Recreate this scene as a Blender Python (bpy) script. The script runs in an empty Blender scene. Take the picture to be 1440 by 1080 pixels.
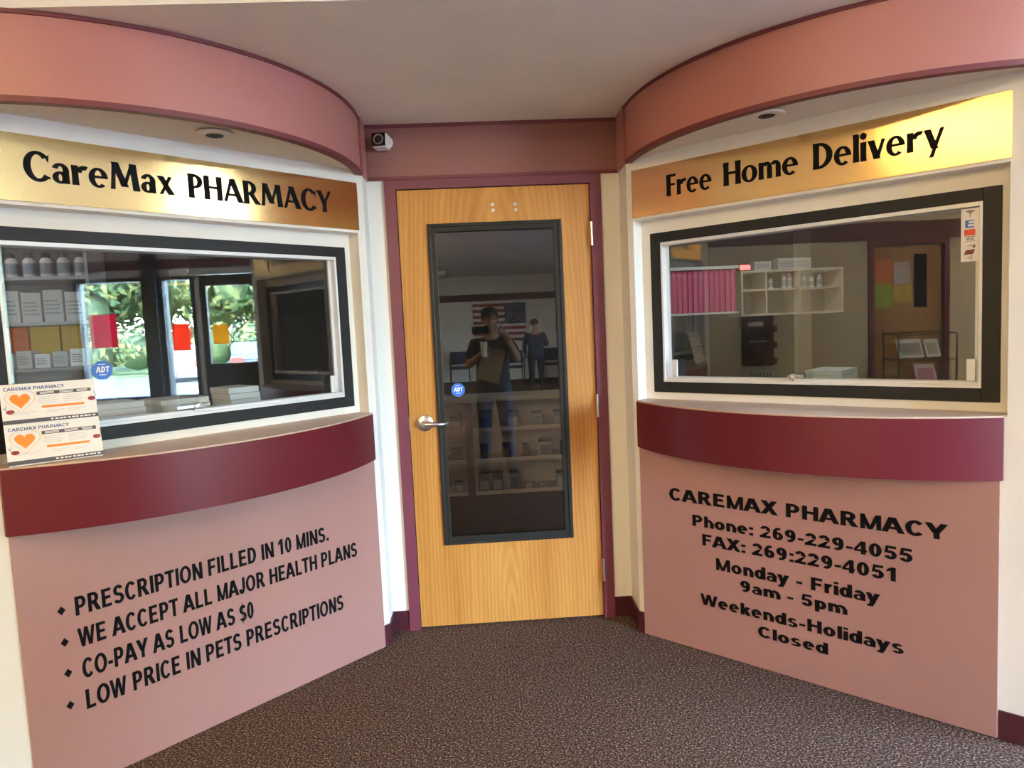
import bpy, bmesh, math, random, os
from mathutils import Vector, Matrix, Euler
random.seed(11)
C = bpy.context.scene.collection
S = bpy.context.scene
PI = math.pi

# ------------------------------------------------------------------ camera
FPX = 978.95
cam_d = bpy.data.cameras.new('camera')
cam = bpy.data.objects.new('camera', cam_d); C.objects.link(cam); S.camera = cam
cam_d.sensor_fit = 'HORIZONTAL'; cam_d.sensor_width = 36.0; cam_d.lens = FPX / 1440 * 36.0
cam_d.clip_start = 0.01; cam_d.clip_end = 400
YAW, PIT, ROLL = -0.0508, 0.0822, -0.0459
_f = Vector((-math.sin(YAW)*math.cos(PIT), math.cos(YAW)*math.cos(PIT), -math.sin(PIT)))
_r = Vector((math.cos(YAW), math.sin(YAW), 0)); _u = _r.cross(_f)
_c, _s = math.cos(ROLL), math.sin(ROLL)
_x = _c*_r + _s*_u; _y = -_s*_r + _c*_u
CAMP = Vector((-0.124, -3.364, 1.4725))
cam.matrix_world = Matrix(((_x.x, _y.x, -_f.x, CAMP.x), (_x.y, _y.y, -_f.y, CAMP.y), (_x.z, _y.z, -_f.z, CAMP.z), (0, 0, 0, 1)))

# ------------------------------------------------------------------ sky, sun, exposure
W = bpy.data.worlds.new('world'); S.world = W; W.use_nodes = True
wn = W.node_tree.nodes; wl = W.node_tree.links
sky = wn.new('ShaderNodeTexSky'); sky.sky_type = 'NISHITA'; sky.sun_disc = False
sky.sun_elevation = math.radians(52); sky.sun_rotation = math.radians(250); sky.air_density = 1.0; sky.dust_density = 1.5
wn['Background'].inputs['Strength'].default_value = 31.0
tint = wn.new('ShaderNodeVectorMath'); tint.operation = 'MULTIPLY'; tint.inputs[1].default_value = (0.90, 0.99, 1.12)     # cool late-morning sky
wl.new(sky.outputs[0], tint.inputs[0]); wl.new(tint.outputs[0], wn['Background'].inputs['Color'])
sd = bpy.data.lights.new('sun', 'SUN'); sd.energy = 22.0; sd.angle = 0.009; sd.color = (1.0, 0.95, 0.86)
sun = bpy.data.objects.new('sun', sd); C.objects.link(sun); sun.location = (-4, -6, 12)
sun.rotation_euler = Vector((0.55, 0.25, -0.85)).to_track_quat('-Z', 'Y').to_euler()
S.view_settings.view_transform = 'Standard'; S.view_settings.look = 'None'
S.view_settings.gamma = 1.0; S.view_settings.use_curve_mapping = False
S.view_settings.exposure = 0.52
LAMP_WARM = 100.0     # radiance of the warm ceiling tubes
LAMP_COOL = 60.0

def portal(name, loc, size_y, size_z):
    d = bpy.data.lights.new(name, 'AREA'); d.shape = 'RECTANGLE'; d.size = size_y; d.size_y = size_z
    d.cycles.is_portal = True; d.energy = 1
    o = bpy.data.objects.new(name, d); C.objects.link(o); o.location = loc
    o.rotation_euler = Euler((PI/2, 0, PI/2)); return o     # faces -x (into the lobby)

# ------------------------------------------------------------------ materials
def srgb(h):
    h = h.lstrip('#'); v = [int(h[i:i+2], 16)/255 for i in (0, 2, 4)]
    return tuple((c/12.92 if c <= 0.04045 else ((c+0.055)/1.055)**2.4) for c in v) + (1,)
MATS = {}
def mat(name, col, rough=0.6, metal=0.0, spec=0.5, bump=0.0, bscale=200.0, var=0.0, vscale=3.0, coat=0.0, trans=0.0):
    if name in MATS: return MATS[name]
    if isinstance(col, str): col = srgb(col)
    if len(col) == 3: col = tuple(col) + (1,)
    m = bpy.data.materials.new(name); m.use_nodes = True; MATS[name] = m
    nt = m.node_tree; b = nt.nodes['Principled BSDF']
    b.inputs['Base Color'].default_value = col; b.inputs['Roughness'].default_value = rough
    b.inputs['Metallic'].default_value = metal; b.inputs['Specular IOR Level'].default_value = spec
    b.inputs['Coat Weight'].default_value = coat; b.inputs['Coat Roughness'].default_value = 0.25
    if trans: b.inputs['Transmission Weight'].default_value = trans
    tc = nt.nodes.new('ShaderNodeTexCoord')
    if var:
        n = nt.nodes.new('ShaderNodeTexNoise'); n.inputs['Scale'].default_value = vscale; n.inputs['Detail'].default_value = 5
        nt.links.new(tc.outputs['Object'], n.inputs['Vector'])
        mr = nt.nodes.new('ShaderNodeMapRange'); mr.inputs['From Min'].default_value = 0.3; mr.inputs['From Max'].default_value = 0.7
        mr.inputs['To Min'].default_value = 1-var; mr.inputs['To Max'].default_value = 1+var
        nt.links.new(n.outputs['Fac'], mr.inputs['Value'])
        mx = nt.nodes.new('ShaderNodeVectorMath'); mx.operation = 'SCALE'; mx.inputs[0].default_value = col[:3]
        nt.links.new(mr.outputs['Result'], mx.inputs['Scale']); nt.links.new(mx.outputs['Vector'], b.inputs['Base Color'])
    if bump:
        n2 = nt.nodes.new('ShaderNodeTexNoise'); n2.inputs['Scale'].default_value = bscale; n2.inputs['Detail'].default_value = 3
        nt.links.new(tc.outputs['Object'], n2.inputs['Vector'])
        bp = nt.nodes.new('ShaderNodeBump'); bp.inputs['Strength'].default_value = bump; bp.inputs['Distance'].default_value = 0.002
        nt.links.new(n2.outputs['Fac'], bp.inputs['Height']); nt.links.new(bp.outputs['Normal'], b.inputs['Normal'])
    return m
def emit(name, col, strength):
    if name in MATS: return MATS[name]
    m = bpy.data.materials.new(name); m.use_nodes = True; MATS[name] = m
    b = m.node_tree.nodes['Principled BSDF']
    b.inputs['Base Color'].default_value = (0.8, 0.8, 0.8, 1)
    b.inputs['Emission Color'].default_value = tuple(col) + (1,); b.inputs['Emission Strength'].default_value = strength
    return m
def glass_mat(name, tint, base=0.045):
    m = bpy.data.materials.new(name); m.use_nodes = True; MATS[name] = m
    nt = m.node_tree; nt.nodes.clear()
    out = nt.nodes.new('ShaderNodeOutputMaterial'); mix = nt.nodes.new('ShaderNodeMixShader')
    tr = nt.nodes.new('ShaderNodeBsdfTransparent'); tr.inputs['Color'].default_value = tint + (1,)
    gl = nt.nodes.new('ShaderNodeBsdfGlossy'); gl.inputs['Roughness'].default_value = 0.0; gl.inputs['Color'].default_value = (1, 1, 1, 1)
    lw = nt.nodes.new('ShaderNodeLayerWeight'); lw.inputs['Blend'].default_value = 0.5
    pw = nt.nodes.new('ShaderNodeMath'); pw.operation = 'POWER'; pw.inputs[1].default_value = 5
    ma = nt.nodes.new('ShaderNodeMath'); ma.operation = 'MULTIPLY_ADD'; ma.inputs[1].default_value = 1-base; ma.inputs[2].default_value = base
    nt.links.new(lw.outputs['Facing'], pw.inputs[0]); nt.links.new(pw.outputs[0], ma.inputs[0])
    nt.links.new(ma.outputs[0], mix.inputs['Fac']); nt.links.new(tr.outputs[0], mix.inputs[1]); nt.links.new(gl.outputs[0], mix.inputs[2])
    nt.links.new(mix.outputs[0], out.inputs['Surface'])
    return m
def brass_mat(name, tangent):
    m = bpy.data.materials.new(name); m.use_nodes = True; MATS[name] = m
    nt = m.node_tree; b = nt.nodes['Principled BSDF']
    b.inputs['Base Color'].default_value = (0.86, 0.61, 0.28, 1); b.inputs['Metallic'].default_value = 1.0
    b.inputs['Roughness'].default_value = 0.30; b.inputs['Anisotropic'].default_value = 0.55
    cx = nt.nodes.new('ShaderNodeCombineXYZ')
    for i in range(3): cx.inputs[i].default_value = tangent[i]
    nt.links.new(cx.outputs[0], b.inputs['Tangent'])
    tc = nt.nodes.new('ShaderNodeTexCoord'); mp = nt.nodes.new('ShaderNodeMapping'); mp.inputs['Scale'].default_value = (6, 1, 700)
    n = nt.nodes.new('ShaderNodeTexNoise'); n.inputs['Scale'].default_value = 1.0; n.inputs['Detail'].default_value = 4
    nt.links.new(tc.outputs['Object'], mp.inputs['Vector']); nt.links.new(mp.outputs[0], n.inputs['Vector'])
    mr = nt.nodes.new('ShaderNodeMapRange'); mr.inputs['To Min'].default_value = 0.13; mr.inputs['To Max'].default_value = 0.22
    nt.links.new(n.outputs['Fac'], mr.inputs['Value']); nt.links.new(mr.outputs[0], b.inputs['Roughness'])
    bp = nt.nodes.new('ShaderNodeBump'); bp.inputs['Strength'].default_value = 0.08; bp.inputs['Distance'].default_value = 0.0005
    nt.links.new(n.outputs['Fac'], bp.inputs['Height']); nt.links.new(bp.outputs['Normal'], b.inputs['Normal'])
    return m
def carpet_mat():
    m = bpy.data.materials.new('carpet'); m.use_nodes = True; MATS['carpet'] = m
    nt = m.node_tree; b = nt.nodes['Principled BSDF']; b.inputs['Roughness'].default_value = 0.95; b.inputs['Specular IOR Level'].default_value = 0.15
    tc = nt.nodes.new('ShaderNodeTexCoord')
    n = nt.nodes.new('ShaderNodeTexNoise'); n.inputs['Scale'].default_value = 135; n.inputs['Detail'].default_value = 2.5; n.inputs['Roughness'].default_value = 0.65
    nt.links.new(tc.outputs['Object'], n.inputs['Vector'])
    r = nt.nodes.new('ShaderNodeValToRGB'); nt.links.new(n.outputs['Fac'], r.inputs['Fac'])
    e = r.color_ramp.elements; e[0].position = 0.33; e[0].color = (0.015, 0.009, 0.007, 1); e[1].position = 0.70; e[1].color = (0.52, 0.385, 0.29, 1)
    a = r.color_ramp.elements.new(0.46); a.color = (0.060, 0.035, 0.026, 1)
    a = r.color_ramp.elements.new(0.56); a.color = (0.155, 0.096, 0.068, 1)
    nt.links.new(r.outputs['Color'], b.inputs['Base Color'])
    bp = nt.nodes.new('ShaderNodeBump'); bp.inputs['Strength'].default_value = 0.7; bp.inputs['Distance'].default_value = 0.008
    nt.links.new(n.outputs['Fac'], bp.inputs['Height']); nt.links.new(bp.outputs['Normal'], b.inputs['Normal'])
    return m
def oak_mat(name, light, dark, contrast=1.0):
    m = bpy.data.materials.new(name); m.use_nodes = True; MATS[name] = m
    nt = m.node_tree; b = nt.nodes['Principled BSDF']; b.inputs['Roughness'].default_value = 0.42
    tc = nt.nodes.new('ShaderNodeTexCoord')
    def noise(scale, sc3, det=4):
        mp = nt.nodes.new('ShaderNodeMapping'); mp.inputs['Scale'].default_value = sc3
        nt.links.new(tc.outputs['Object'], mp.inputs['Vector'])
        n = nt.nodes.new('ShaderNodeTexNoise'); n.inputs['Scale'].default_value = scale; n.inputs['Detail'].default_value = det
        nt.links.new(mp.outputs[0], n.inputs['Vector']); return n
    fine = noise(1.0, (210, 60, 9)); broad = noise(1.0, (9, 5, 0.7), 3)
    mp = nt.nodes.new('ShaderNodeMapping'); mp.inputs['Scale'].default_value = (5.0, 1, 0.55); nt.links.new(tc.outputs['Object'], mp.inputs['Vector'])
    wv = nt.nodes.new('ShaderNodeTexWave'); wv.wave_type = 'RINGS'; wv.rings_direction = 'Y'; wv.inputs['Scale'].default_value = 3.2
    wv.inputs['Distortion'].default_value = 5.0; wv.inputs['Detail'].default_value = 2.5; wv.inputs['Detail Scale'].default_value = 1.2
    nt.links.new(mp.outputs[0], wv.inputs['Vector'])
    def madd(a, k, c):
        x = nt.nodes.new('ShaderNodeMath'); x.operation = 'MULTIPLY_ADD'; nt.links.new(a, x.inputs[0]); x.inputs[1].default_value = k
        if isinstance(c, float): x.inputs[2].default_value = c
        else: nt.links.new(c, x.inputs[2])
        return x.outputs[0]
    v = madd(fine.outputs['Fac'], 0.42*contrast, -0.05); v = madd(broad.outputs['Fac'], 0.95*contrast, v); v = madd(wv.outputs['Fac'], 0.22*contrast, v)
    r = nt.nodes.new('ShaderNodeValToRGB'); nt.links.new(v, r.inputs['Fac'])
    e = r.color_ramp.elements; e[0].position = 0.2; e[0].color = light; e[1].position = 1.05 if False else 1.0; e[1].color = dark
    nt.links.new(r.outputs['Color'], b.inputs['Base Color'])
    bp = nt.nodes.new('ShaderNodeBump'); bp.inputs['Strength'].default_value = 0.06; bp.inputs['Distance'].default_value = 0.001
    nt.links.new(fine.outputs['Fac'], bp.inputs['Height']); nt.links.new(bp.outputs['Normal'], b.inputs['Normal'])
    return m

M_white = mat('white_wall_paint', (0.83, 0.80, 0.74), 0.55, bump=0.12, bscale=160)
M_ceil = mat('ceiling_paint', (0.88, 0.83, 0.74), 0.85, bump=0.15, bscale=220, var=0.04, vscale=4)
M_lobbyceil = mat('lobby_ceiling_paint', (0.82, 0.81, 0.78), 0.8)
M_under = mat('soffit_underside_paint', (0.78, 0.71, 0.62), 0.7, bump=0.1, bscale=180)
M_header = mat('shaded_rose_paint', (0.26, 0.105, 0.095), 0.45, bump=0.08, bscale=120)  # darker copy of the soffit rose; the header's shade is in the colour
M_band = mat('maroon_band_paint', (0.13, 0.035, 0.04), 0.5)
M_rose = mat('dusty_rose_paint', (0.43, 0.175, 0.155), 0.45, bump=0.08, bscale=120, var=0.02, vscale=6)
M_edge = mat('dark_maroon_edge', (0.16, 0.03, 0.04), 0.5)
M_maroon = mat('maroon_frame_paint', (0.165, 0.036, 0.062), 0.42, bump=0.06, bscale=90)
M_base = mat('maroon_vinyl', (0.07, 0.012, 0.02), 0.4)
M_counter = mat('burgundy_laminate', (0.125, 0.009, 0.018), 0.40, spec=.35, bump=0.02, bscale=400)
M_panel = mat('rose_panel_laminate', (0.395, 0.205, 0.180), 0.36, bump=0.02, bscale=300, coat=.5)
M_top = mat('beige_laminate', (0.56, 0.41, 0.32), 0.42, var=0.1, vscale=120)
M_black = mat('black_frame_paint', (0.018, 0.018, 0.020), 0.5, spec=.25)
M_blacklite = mat('dark_bronze_metal', (0.016, 0.015, 0.013), 0.45, spec=.3)
M_alu = mat('satin_aluminium', (0.72, 0.73, 0.75), 0.38, metal=0.15)
M_steel = mat('brushed_steel', (0.66, 0.66, 0.68), 0.28, metal=1.0)
M_letter = mat('black_vinyl', (0.004, 0.004, 0.005), 0.6, spec=.12)
M_oak = oak_mat('honey_oak_veneer', (0.66, 0.335, 0.078, 1), (0.40, 0.155, 0.026, 1))
M_oakdark = oak_mat('brown_oak_veneer', (0.52, 0.30, 0.13, 1), (0.32, 0.15, 0.05, 1))
M_carpet = carpet_mat()
M_glass = glass_mat('window_glass', (0.92, 0.94, 0.94), .062)
M_doorglass = glass_mat('door_glass', (0.86, 0.87, 0.86), .078)
M_shopglass = glass_mat('shopfront_glass', (0.95, 0.97, 0.97))
M_brassL = brass_mat('brushed_brass', (0, 0, 1)); M_brassR = M_brassL
M_plastic = mat('white_plastic', (0.8, 0.8, 0.79), 0.35)
M_blackplastic = mat('black_plastic', (0.012, 0.012, 0.013), 0.25)
M_lens = mat('lens_glass', (0.01, 0.01, 0.012), 0.05, spec=0.8)
M_hole = mat('dark_can', (0.012, 0.010, 0.009), 0.6)
M_paper = mat('white_paper', (0.86, 0.85, 0.84), 0.6)
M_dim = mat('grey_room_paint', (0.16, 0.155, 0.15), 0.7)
M_shelfw = mat('almond_shelf_enamel', (0.62, 0.57, 0.47), 0.5)
M_shelfg = mat('grey_shelf_enamel', (0.45, 0.46, 0.46), 0.5)
M_wire = mat('black_wire', (0.015, 0.015, 0.016), 0.4)

# ------------------------------------------------------------------ mesh helpers
I4 = Matrix.Identity(4)
FL = Matrix.Translation((-0.4544, 0, 0)) @ Matrix.Rotation(math.radians(45), 4, 'Z')     # left bay wall frame: u runs to the right as you face it
FR = Matrix.Translation((0.4063, 0, 0)) @ Matrix.Rotation(math.radians(-45), 4, 'Z')    # right bay wall frame
FDOOR = I4
def B(): return bmesh.new()
def box(bm, x0, x1, y0, y1, z0, z1, bev=0.0, mi=0):
    x0, x1 = min(x0, x1), max(x0, x1); y0, y1 = min(y0, y1), max(y0, y1); z0, z1 = min(z0, z1), max(z0, z1)
    v = [bm.verts.new(p) for p in ((x0,y0,z0),(x1,y0,z0),(x1,y1,z0),(x0,y1,z0),(x0,y0,z1),(x1,y0,z1),(x1,y1,z1),(x0,y1,z1))]
    fs = [bm.faces.new([v[i] for i in q]) for q in ((3,2,1,0),(4,5,6,7),(0,1,5,4),(1,2,6,5),(2,3,7,6),(3,0,4,7))]
    for f in fs: f.material_index = mi
    if bev:
        es = list({e for f in fs for e in f.edges})
        r = bmesh.ops.bevel(bm, geom=es, offset=bev, segments=2, affect='EDGES', profile=0.5)
        for f in r['faces']: f.material_index = mi
    return v
def prism(bm, pts, z0, z1, mi=0):                       # polygon in x,y, extruded in z
    a = [bm.verts.new((x, y, z0)) for x, y in pts]; b = [bm.verts.new((x, y, z1)) for x, y in pts]; n = len(pts)
    fs = [bm.faces.new(a[::-1]), bm.faces.new(b)]
    for i in range(n): fs.append(bm.faces.new((a[i], a[(i+1) % n], b[(i+1) % n], b[i])))
    for f in fs: f.material_index = mi
    return a + b
def plate(bm, pts, y0, y1, mi=0):                       # polygon in x,z, extruded in y
    a = [bm.verts.new((x, y0, z)) for x, z in pts]; b = [bm.verts.new((x, y1, z)) for x, z in pts]; n = len(pts)
    fs = [bm.faces.new(a), bm.faces.new(b[::-1])]
    for i in range(n): fs.append(bm.faces.new((a[i], b[i], b[(i+1) % n], a[(i+1) % n])))
    for f in fs: f.material_index = mi
    return a + b
def cyl(bm, p0, p1, r0, r1=None, n=20, mi=0, caps=True):
    p0, p1 = Vector(p0), Vector(p1); r1 = r0 if r1 is None else r1
    d = (p1-p0).normalized(); a = d.orthogonal().normalized(); b = d.cross(a)
    A = [bm.verts.new(p0 + r0*(a*math.cos(2*PI*i/n) + b*math.sin(2*PI*i/n))) for i in range(n)]
    D = [bm.verts.new(p1 + r1*(a*math.cos(2*PI*i/n) + b*math.sin(2*PI*i/n))) for i in range(n)]
    fs = [bm.faces.new((A[i], A[(i+1) % n], D[(i+1) % n], D[i])) for i in range(n)]
    for f in fs: f.smooth = True
    if caps: fs += [bm.faces.new(A[::-1]), bm.faces.new(D)]
    for f in fs: f.material_index = mi
def tube(bm, pts, r, n=8, mi=0):
    pts = [Vector(p) for p in pts]; rings = []
    for i, p in enumerate(pts):
        d = (pts[min(i+1, len(pts)-1)] - pts[max(i-1, 0)]).normalized()
        a = d.orthogonal().normalized() if i == 0 else (prev - d*prev.dot(d)).normalized()
        prev = a; b = d.cross(a)
        rr = r[i] if isinstance(r, (list, tuple)) else r
        rings.append([bm.verts.new(p + rr*(a*math.cos(2*PI*k/n) + b*math.sin(2*PI*k/n))) for k in range(n)])
    for A, D in zip(rings, rings[1:]):
        for k in range(n):
            f = bm.faces.new((A[k], A[(k+1) % n], D[(k+1) % n], D[k])); f.smooth = True; f.material_index = mi
    bm.faces.new(rings[0][::-1]).material_index = mi; bm.faces.new(rings[-1]).material_index = mi
def lathe(bm, prof, c, axis='z', n=28, mi=0):            # prof: (radius, height along axis)
    c = Vector(c); rings = []
    for r, h in prof:
        ring = []
        for k in range(n):
            a = 2*PI*k/n; x, y = r*math.cos(a), r*math.sin(a)
            ring.append(bm.verts.new(c + (Vector((x, y, h)) if axis == 'z' else Vector((x, h, y)) if axis == 'y' else Vector((h, x, y)))))
        rings.append(ring)
    for A, D in zip(rings, rings[1:]):
        for k in range(n):
            f = bm.faces.new((A[k], A[(k+1) % n], D[(k+1) % n], D[k])); f.smooth = True; f.material_index = mi
    bm.faces.new(rings[0][::-1]).material_index = mi; bm.faces.new(rings[-1]).material_index = mi
def blob(bm, c, r, mi=0, seg=16):
    ret = bmesh.ops.create_uvsphere(bm, u_segments=seg, v_segments=max(6, seg//2), radius=1.0)
    for v in ret['verts']: v.co = Vector((v.co.x*r[0]+c[0], v.co.y*r[1]+c[1], v.co.z*r[2]+c[2]))
    for f in {f for v in ret['verts'] for f in v.link_faces}: f.smooth = True; f.material_index = mi
def frame_boxes(bm, x0, x1, z0, z1, wx, wz, y0, y1, bev=0.0):   # a rectangular ring in the x,z plane
    wz0, wz1 = wz if isinstance(wz, tuple) else (wz, wz)
    box(bm, x0, x0+wx, y0, y1, z0, z1, bev); box(bm, x1-wx, x1, y0, y1, z0, z1, bev)
    box(bm, x0+wx, x1-wx, y0, y1, z0, z0+wz0, bev); box(bm, x0+wx, x1-wx, y0, y1, z1-wz1, z1, bev)

BASE = {}
def mesh_of(name, bm, mats, base):
    if base is not None: bmesh.ops.transform(bm, matrix=Matrix.Translation(-Vector(base)), verts=bm.verts)
    bmesh.ops.recalc_face_normals(bm, faces=bm.faces)
    for e in bm.edges:
        if len(e.link_faces) != 2 or e.calc_face_angle(0) > .7: e.smooth = False
    me = bpy.data.meshes.new(name); bm.to_mesh(me); bm.free()
    for m in (mats if isinstance(mats, (list, tuple)) else [mats]): me.materials.append(m)
    return me
def meta(o, label, cat, group=None, kind=None):
    if label: o['label'] = label
    if cat: o['category'] = cat
    if group: o['group'] = group
    if kind: o['kind'] = kind
    return o
def thing(name, label, cat, F=I4, base=(0, 0, 0), group=None, kind=None):
    o = bpy.data.objects.new(name, None); C.objects.link(o); o.empty_display_size = 0.05
    o.matrix_world = F @ Matrix.Translation(base); BASE[o.name] = Vector(base)
    return meta(o, label, cat, group, kind)
def part(name, bm, mats, parent, label=None):
    base = BASE[parent.name]; o = bpy.data.objects.new(name, mesh_of(name, bm, mats, base)); C.objects.link(o)
    o.parent = parent; BASE[o.name] = base
    if label: o['label'] = label
    return o
def solo(name, bm, mats, label, cat, F=I4, base=(0, 0, 0), group=None, kind=None):
    o = bpy.data.objects.new(name, mesh_of(name, bm, mats, base)); C.objects.link(o)
    o.matrix_world = F @ Matrix.Translation(base); BASE[o.name] = Vector(base)
    return meta(o, label, cat, group, kind)
def struct(name, bm, mats, F=I4, label=None, cat=None):
    return solo(name, bm, mats, label, cat, F, (0, 0, 0), kind='structure')
def dup(root, M, label=None, group=None):
    r = root.copy(); C.objects.link(r); r.matrix_world = M
    if label: r['label'] = label
    if group: r['group'] = group
    for ch in list(root.children):
        c = ch.copy(); C.objects.link(c); c.parent = r
        for g in ch.children:
            d = g.copy(); C.objects.link(d); d.parent = c
    return r

# ------------------------------------------------------------------ lettering
# bold grotesque letters drawn as polygons (unit: capital height)
SW, SH = .205, .165
def weight(sw, sh):
    global SW, SH
    SW, SH = sw, sh; _HC.clear()
#                                     # stem and bar thickness
def hv(x, y0=0, y1=1, w=None): w = w or SW; return [(x, y0), (x+w, y0), (x+w, y1), (x, y1)]
def hb(x0, x1, y, h=None): return [(x0, y), (x1, y), (x1, y+(h or SH)), (x0, y+(h or SH))]
def hd(x0, y0, x1, y1, w=.23):
    k = w*(SW/.205-1)/2; x0 -= k; x1 -= k; w += 2*k
    return [(x0, y0), (x0+w, y0), (x1+w, y1), (x1, y1)]
def hr(cx, cy, rx, ry, a0=0, a1=360, tx=None, ty=None): return g_ring(cx, cy, rx, ry, tx or SW, ty or SH, a0, a1)
_HC = {}
def HG(c):
    if c in _HC: return _HC[c]
    r = _HG(c); _HC[c] = r; return r
def _HG(c):
    if c == ' ': return [], .38
    if c == '.': return [hv(.08, 0, .20)], .37
    if c == ':': return [hv(.08, 0, .20), hv(.08, .50, .70)], .37
    if c == '-': return [hb(.04, .40, .27, .18)], .44
    if c == 'A': return [hd(0, 0, .33, 1), hd(.76, 0, .37, 1), hb(.2, .78, .22, .16)], 1.0
    if c == 'C': return hr(.47, .5, .43, .515, 40, 320), .90
    if c == 'D': return [hv(.08), hb(.2, .42, 0), hb(.2, .42, 1-SH)] + hr(.40, .5, .46, .5, -90, 90), .94
    if c == 'E': return [hv(.08), hb(.2, .76, 0), hb(.2, .70, .43), hb(.2, .75, 1-SH)], .84
    if c == 'F': return [hv(.08), hb(.2, .68, .41), hb(.2, .74, 1-SH)], .80
    if c == 'H': return [hv(.08), hv(.66), hb(.2, .7, .43)], .95
    if c == 'I': return [hv(.08)], .37
    if c == 'J': return [hv(.36, .27, 1)] + hr(.30, .27, .265, .285, 170, 360), .66
    if c == 'L': return [hv(.08), hb(.2, .74, 0)], .80
    if c == 'M': return [hv(.08, 0, 1, SW*.88), hv(.80+SW*.12, 0, 1, SW*.88), hd(.45, 0, .09, 1, .165), hd(.465, 0, .83, 1, .165)], 1.09
    if c == 'N': return [hv(.08), hv(.66), hd(.64, 0, .10, 1, .195)], .95
    if c == 'O': return hr(.51, .5, .47, .515), 1.02
    if c == 'P': return [hv(.08), hb(.2, .5, .36), hb(.2, .5, 1-SH)] + hr(.46, .68, .35, .32, -90, 90), .87
    if c == 'R': return [hv(.08), hb(.2, .5, .40), hb(.2, .5, 1-SH)] + hr(.46, .70, .35, .30, -90, 90) + [hd(.66, 0, .38, .46, .25)], .95
    if c == 'S': return hr(.43, .715, .36, .295, 22, 272) + hr(.43, .285, .39, .295, -158, 92), .87
    if c == '$': return hr(.38, .70, .33, .27, 22, 272, ty=.14) + hr(.38, .27, .35, .27, -158, 92, ty=.14) + [hv(.345, -.12, 1.08, .07)], .77
    if c == 'T': return [hv(.27), hb(0, .75, 1-SH)], .78
    if c == 'V': return [hd(.33, 0, 0, 1), hd(.37, 0, .72, 1)], .94
    if c == 'W': return [hd(.235, 0, 0, 1, .18), hd(.265, 0, .485, 1, .17), hd(.735, 0, .515, 1, .17), hd(.775, 0, 1.0, 1, .18)], 1.21
    if c == 'X': return [hd(.66, 0, .02, 1, .26), hd(0, 0, .63, 1, .26)], .93
    if c == 'Y': return [hd(.33, .38, 0, 1, .24), hd(.34, .38, .68, 1, .24), hv(.35, 0, .45)], .93
    if c == '0': return hr(.37, .5, .33, .51), .77
    if c == '1': return [hv(.27), [(.27, .98), (.06, .80), (.06, .63), (.30, .74)]], .70
    if c == '2': return hr(.36, .68, .32, .32, -22, 168) + [[(.42, .50), (.60, .69-.32*.37), (.69, .62), (.30, .12), (.02, .05)], [(.02, 0), (.02, .13), (.42, .50), (.66, .58), (.36, .10)], hb(.02, .70, 0)], .77
    if c == '4': return [hv(.40), hb(.02, .72, .20, .16), [(.02, .21), (.02, .36), (.41, 1), (.58, 1), (.21, .36), (.21, .21)]], .78
    if c == '5': return [hb(.14, .66, 1-SH), [(.14, 1), (.28, 1), (.25, .47), (.06, .45)]] + hr(.37, .325, .33, .335, -160, 140), .77
    if c == '6': return hr(.38, .32, .32, .33) + hr(.41, .50, .36, .51, 62, 212) , .77
    if c == '9': return hr(.36, .68, .32, .33) + hr(.33, .50, .36, .51, -118, 32) , .77
    if c == 'a': return hr(.32, .21, .28, .225, tx=.19, ty=.13) + [hv(.42, 0, .52)] + hr(.345, .46, .285, .265, -2, 160), .72
    if c == 'd': return hr(.36, .36, .32, .375) + [hv(.48, 0, 1)], .77
    if c == 'e': return hr(.37, .36, .33, .375, 0, 318) + [hb(.16, .69, .30, .13)], .75
    if c == 'h': return [hv(.06, 0, 1), hv(.48, 0, .46)] + hr(.375, .43, .31, .30, -5, 150), .76
    if c == 'n': return [hv(.06, 0, .72), hv(.48, 0, .46)] + hr(.375, .43, .31, .30, -5, 150), .76
    if c == 'm': return [hv(.06, 0, .72), hv(.46, 0, .46), hv(.86, 0, .46)] + hr(.375, .44, .29, .29, -5, 150) + hr(.775, .44, .29, .29, -5, 150), 1.13
    if c == 'i': return [hv(.06, 0, .72), hv(.06, .83, 1)], .33
    if c == 'l': return [hv(.06, 0, 1)], .33
    if c == 'k': return [hv(.06, 0, 1), hd(.47, 0, .25, .42, .25), hd(.16, .28, .44, .72, .25)], .74
    if c == 'o': return hr(.39, .36, .35, .375), .79
    if c == 'p': return hr(.40, .36, .32, .375) + [hv(.06, -.27, .72)], .77
    if c == 'r': return [hv(.06, 0, .72)] + hr(.40, .40, .29, .33, 62, 165), .53
    if c == 's': return hr(.34, .515, .28, .22, 22, 272, ty=.135) + hr(.34, .21, .31, .22, -158, 92, ty=.135), .71
    if c == 'y': return [hd(.26, 0, 0, .72, .22), hd(.10, -.28, .48, .72, .22), hb(.04, .28, -.28, .14)], .74
    return [hv(.1)], .4
def lettering(s, u0, u1, z0, cap, y, thick=0.001, bold=0, shear=0.0):
    """letters from u0 to u1, base line at z0, capital height cap, front at y - thick"""
    weight(*(bold or (.205, .165)))
    x = 0; polys = []
    for ch in s:
        ps, adv = HG(ch); polys += [[(px+x, pz) for px, pz in p] for p in ps]; x += adv
    xs = [p[0] for q in polys for p in q]; xa, xb = min(xs), max(xs); k = (u1-u0)/(xb-xa)
    bm = B()
    for q in polys: plate(bm, [(u0+(px-xa)*k+shear*pz*cap, z0+pz*cap) for px, pz in q], y-thick, y)
    return bm
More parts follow.
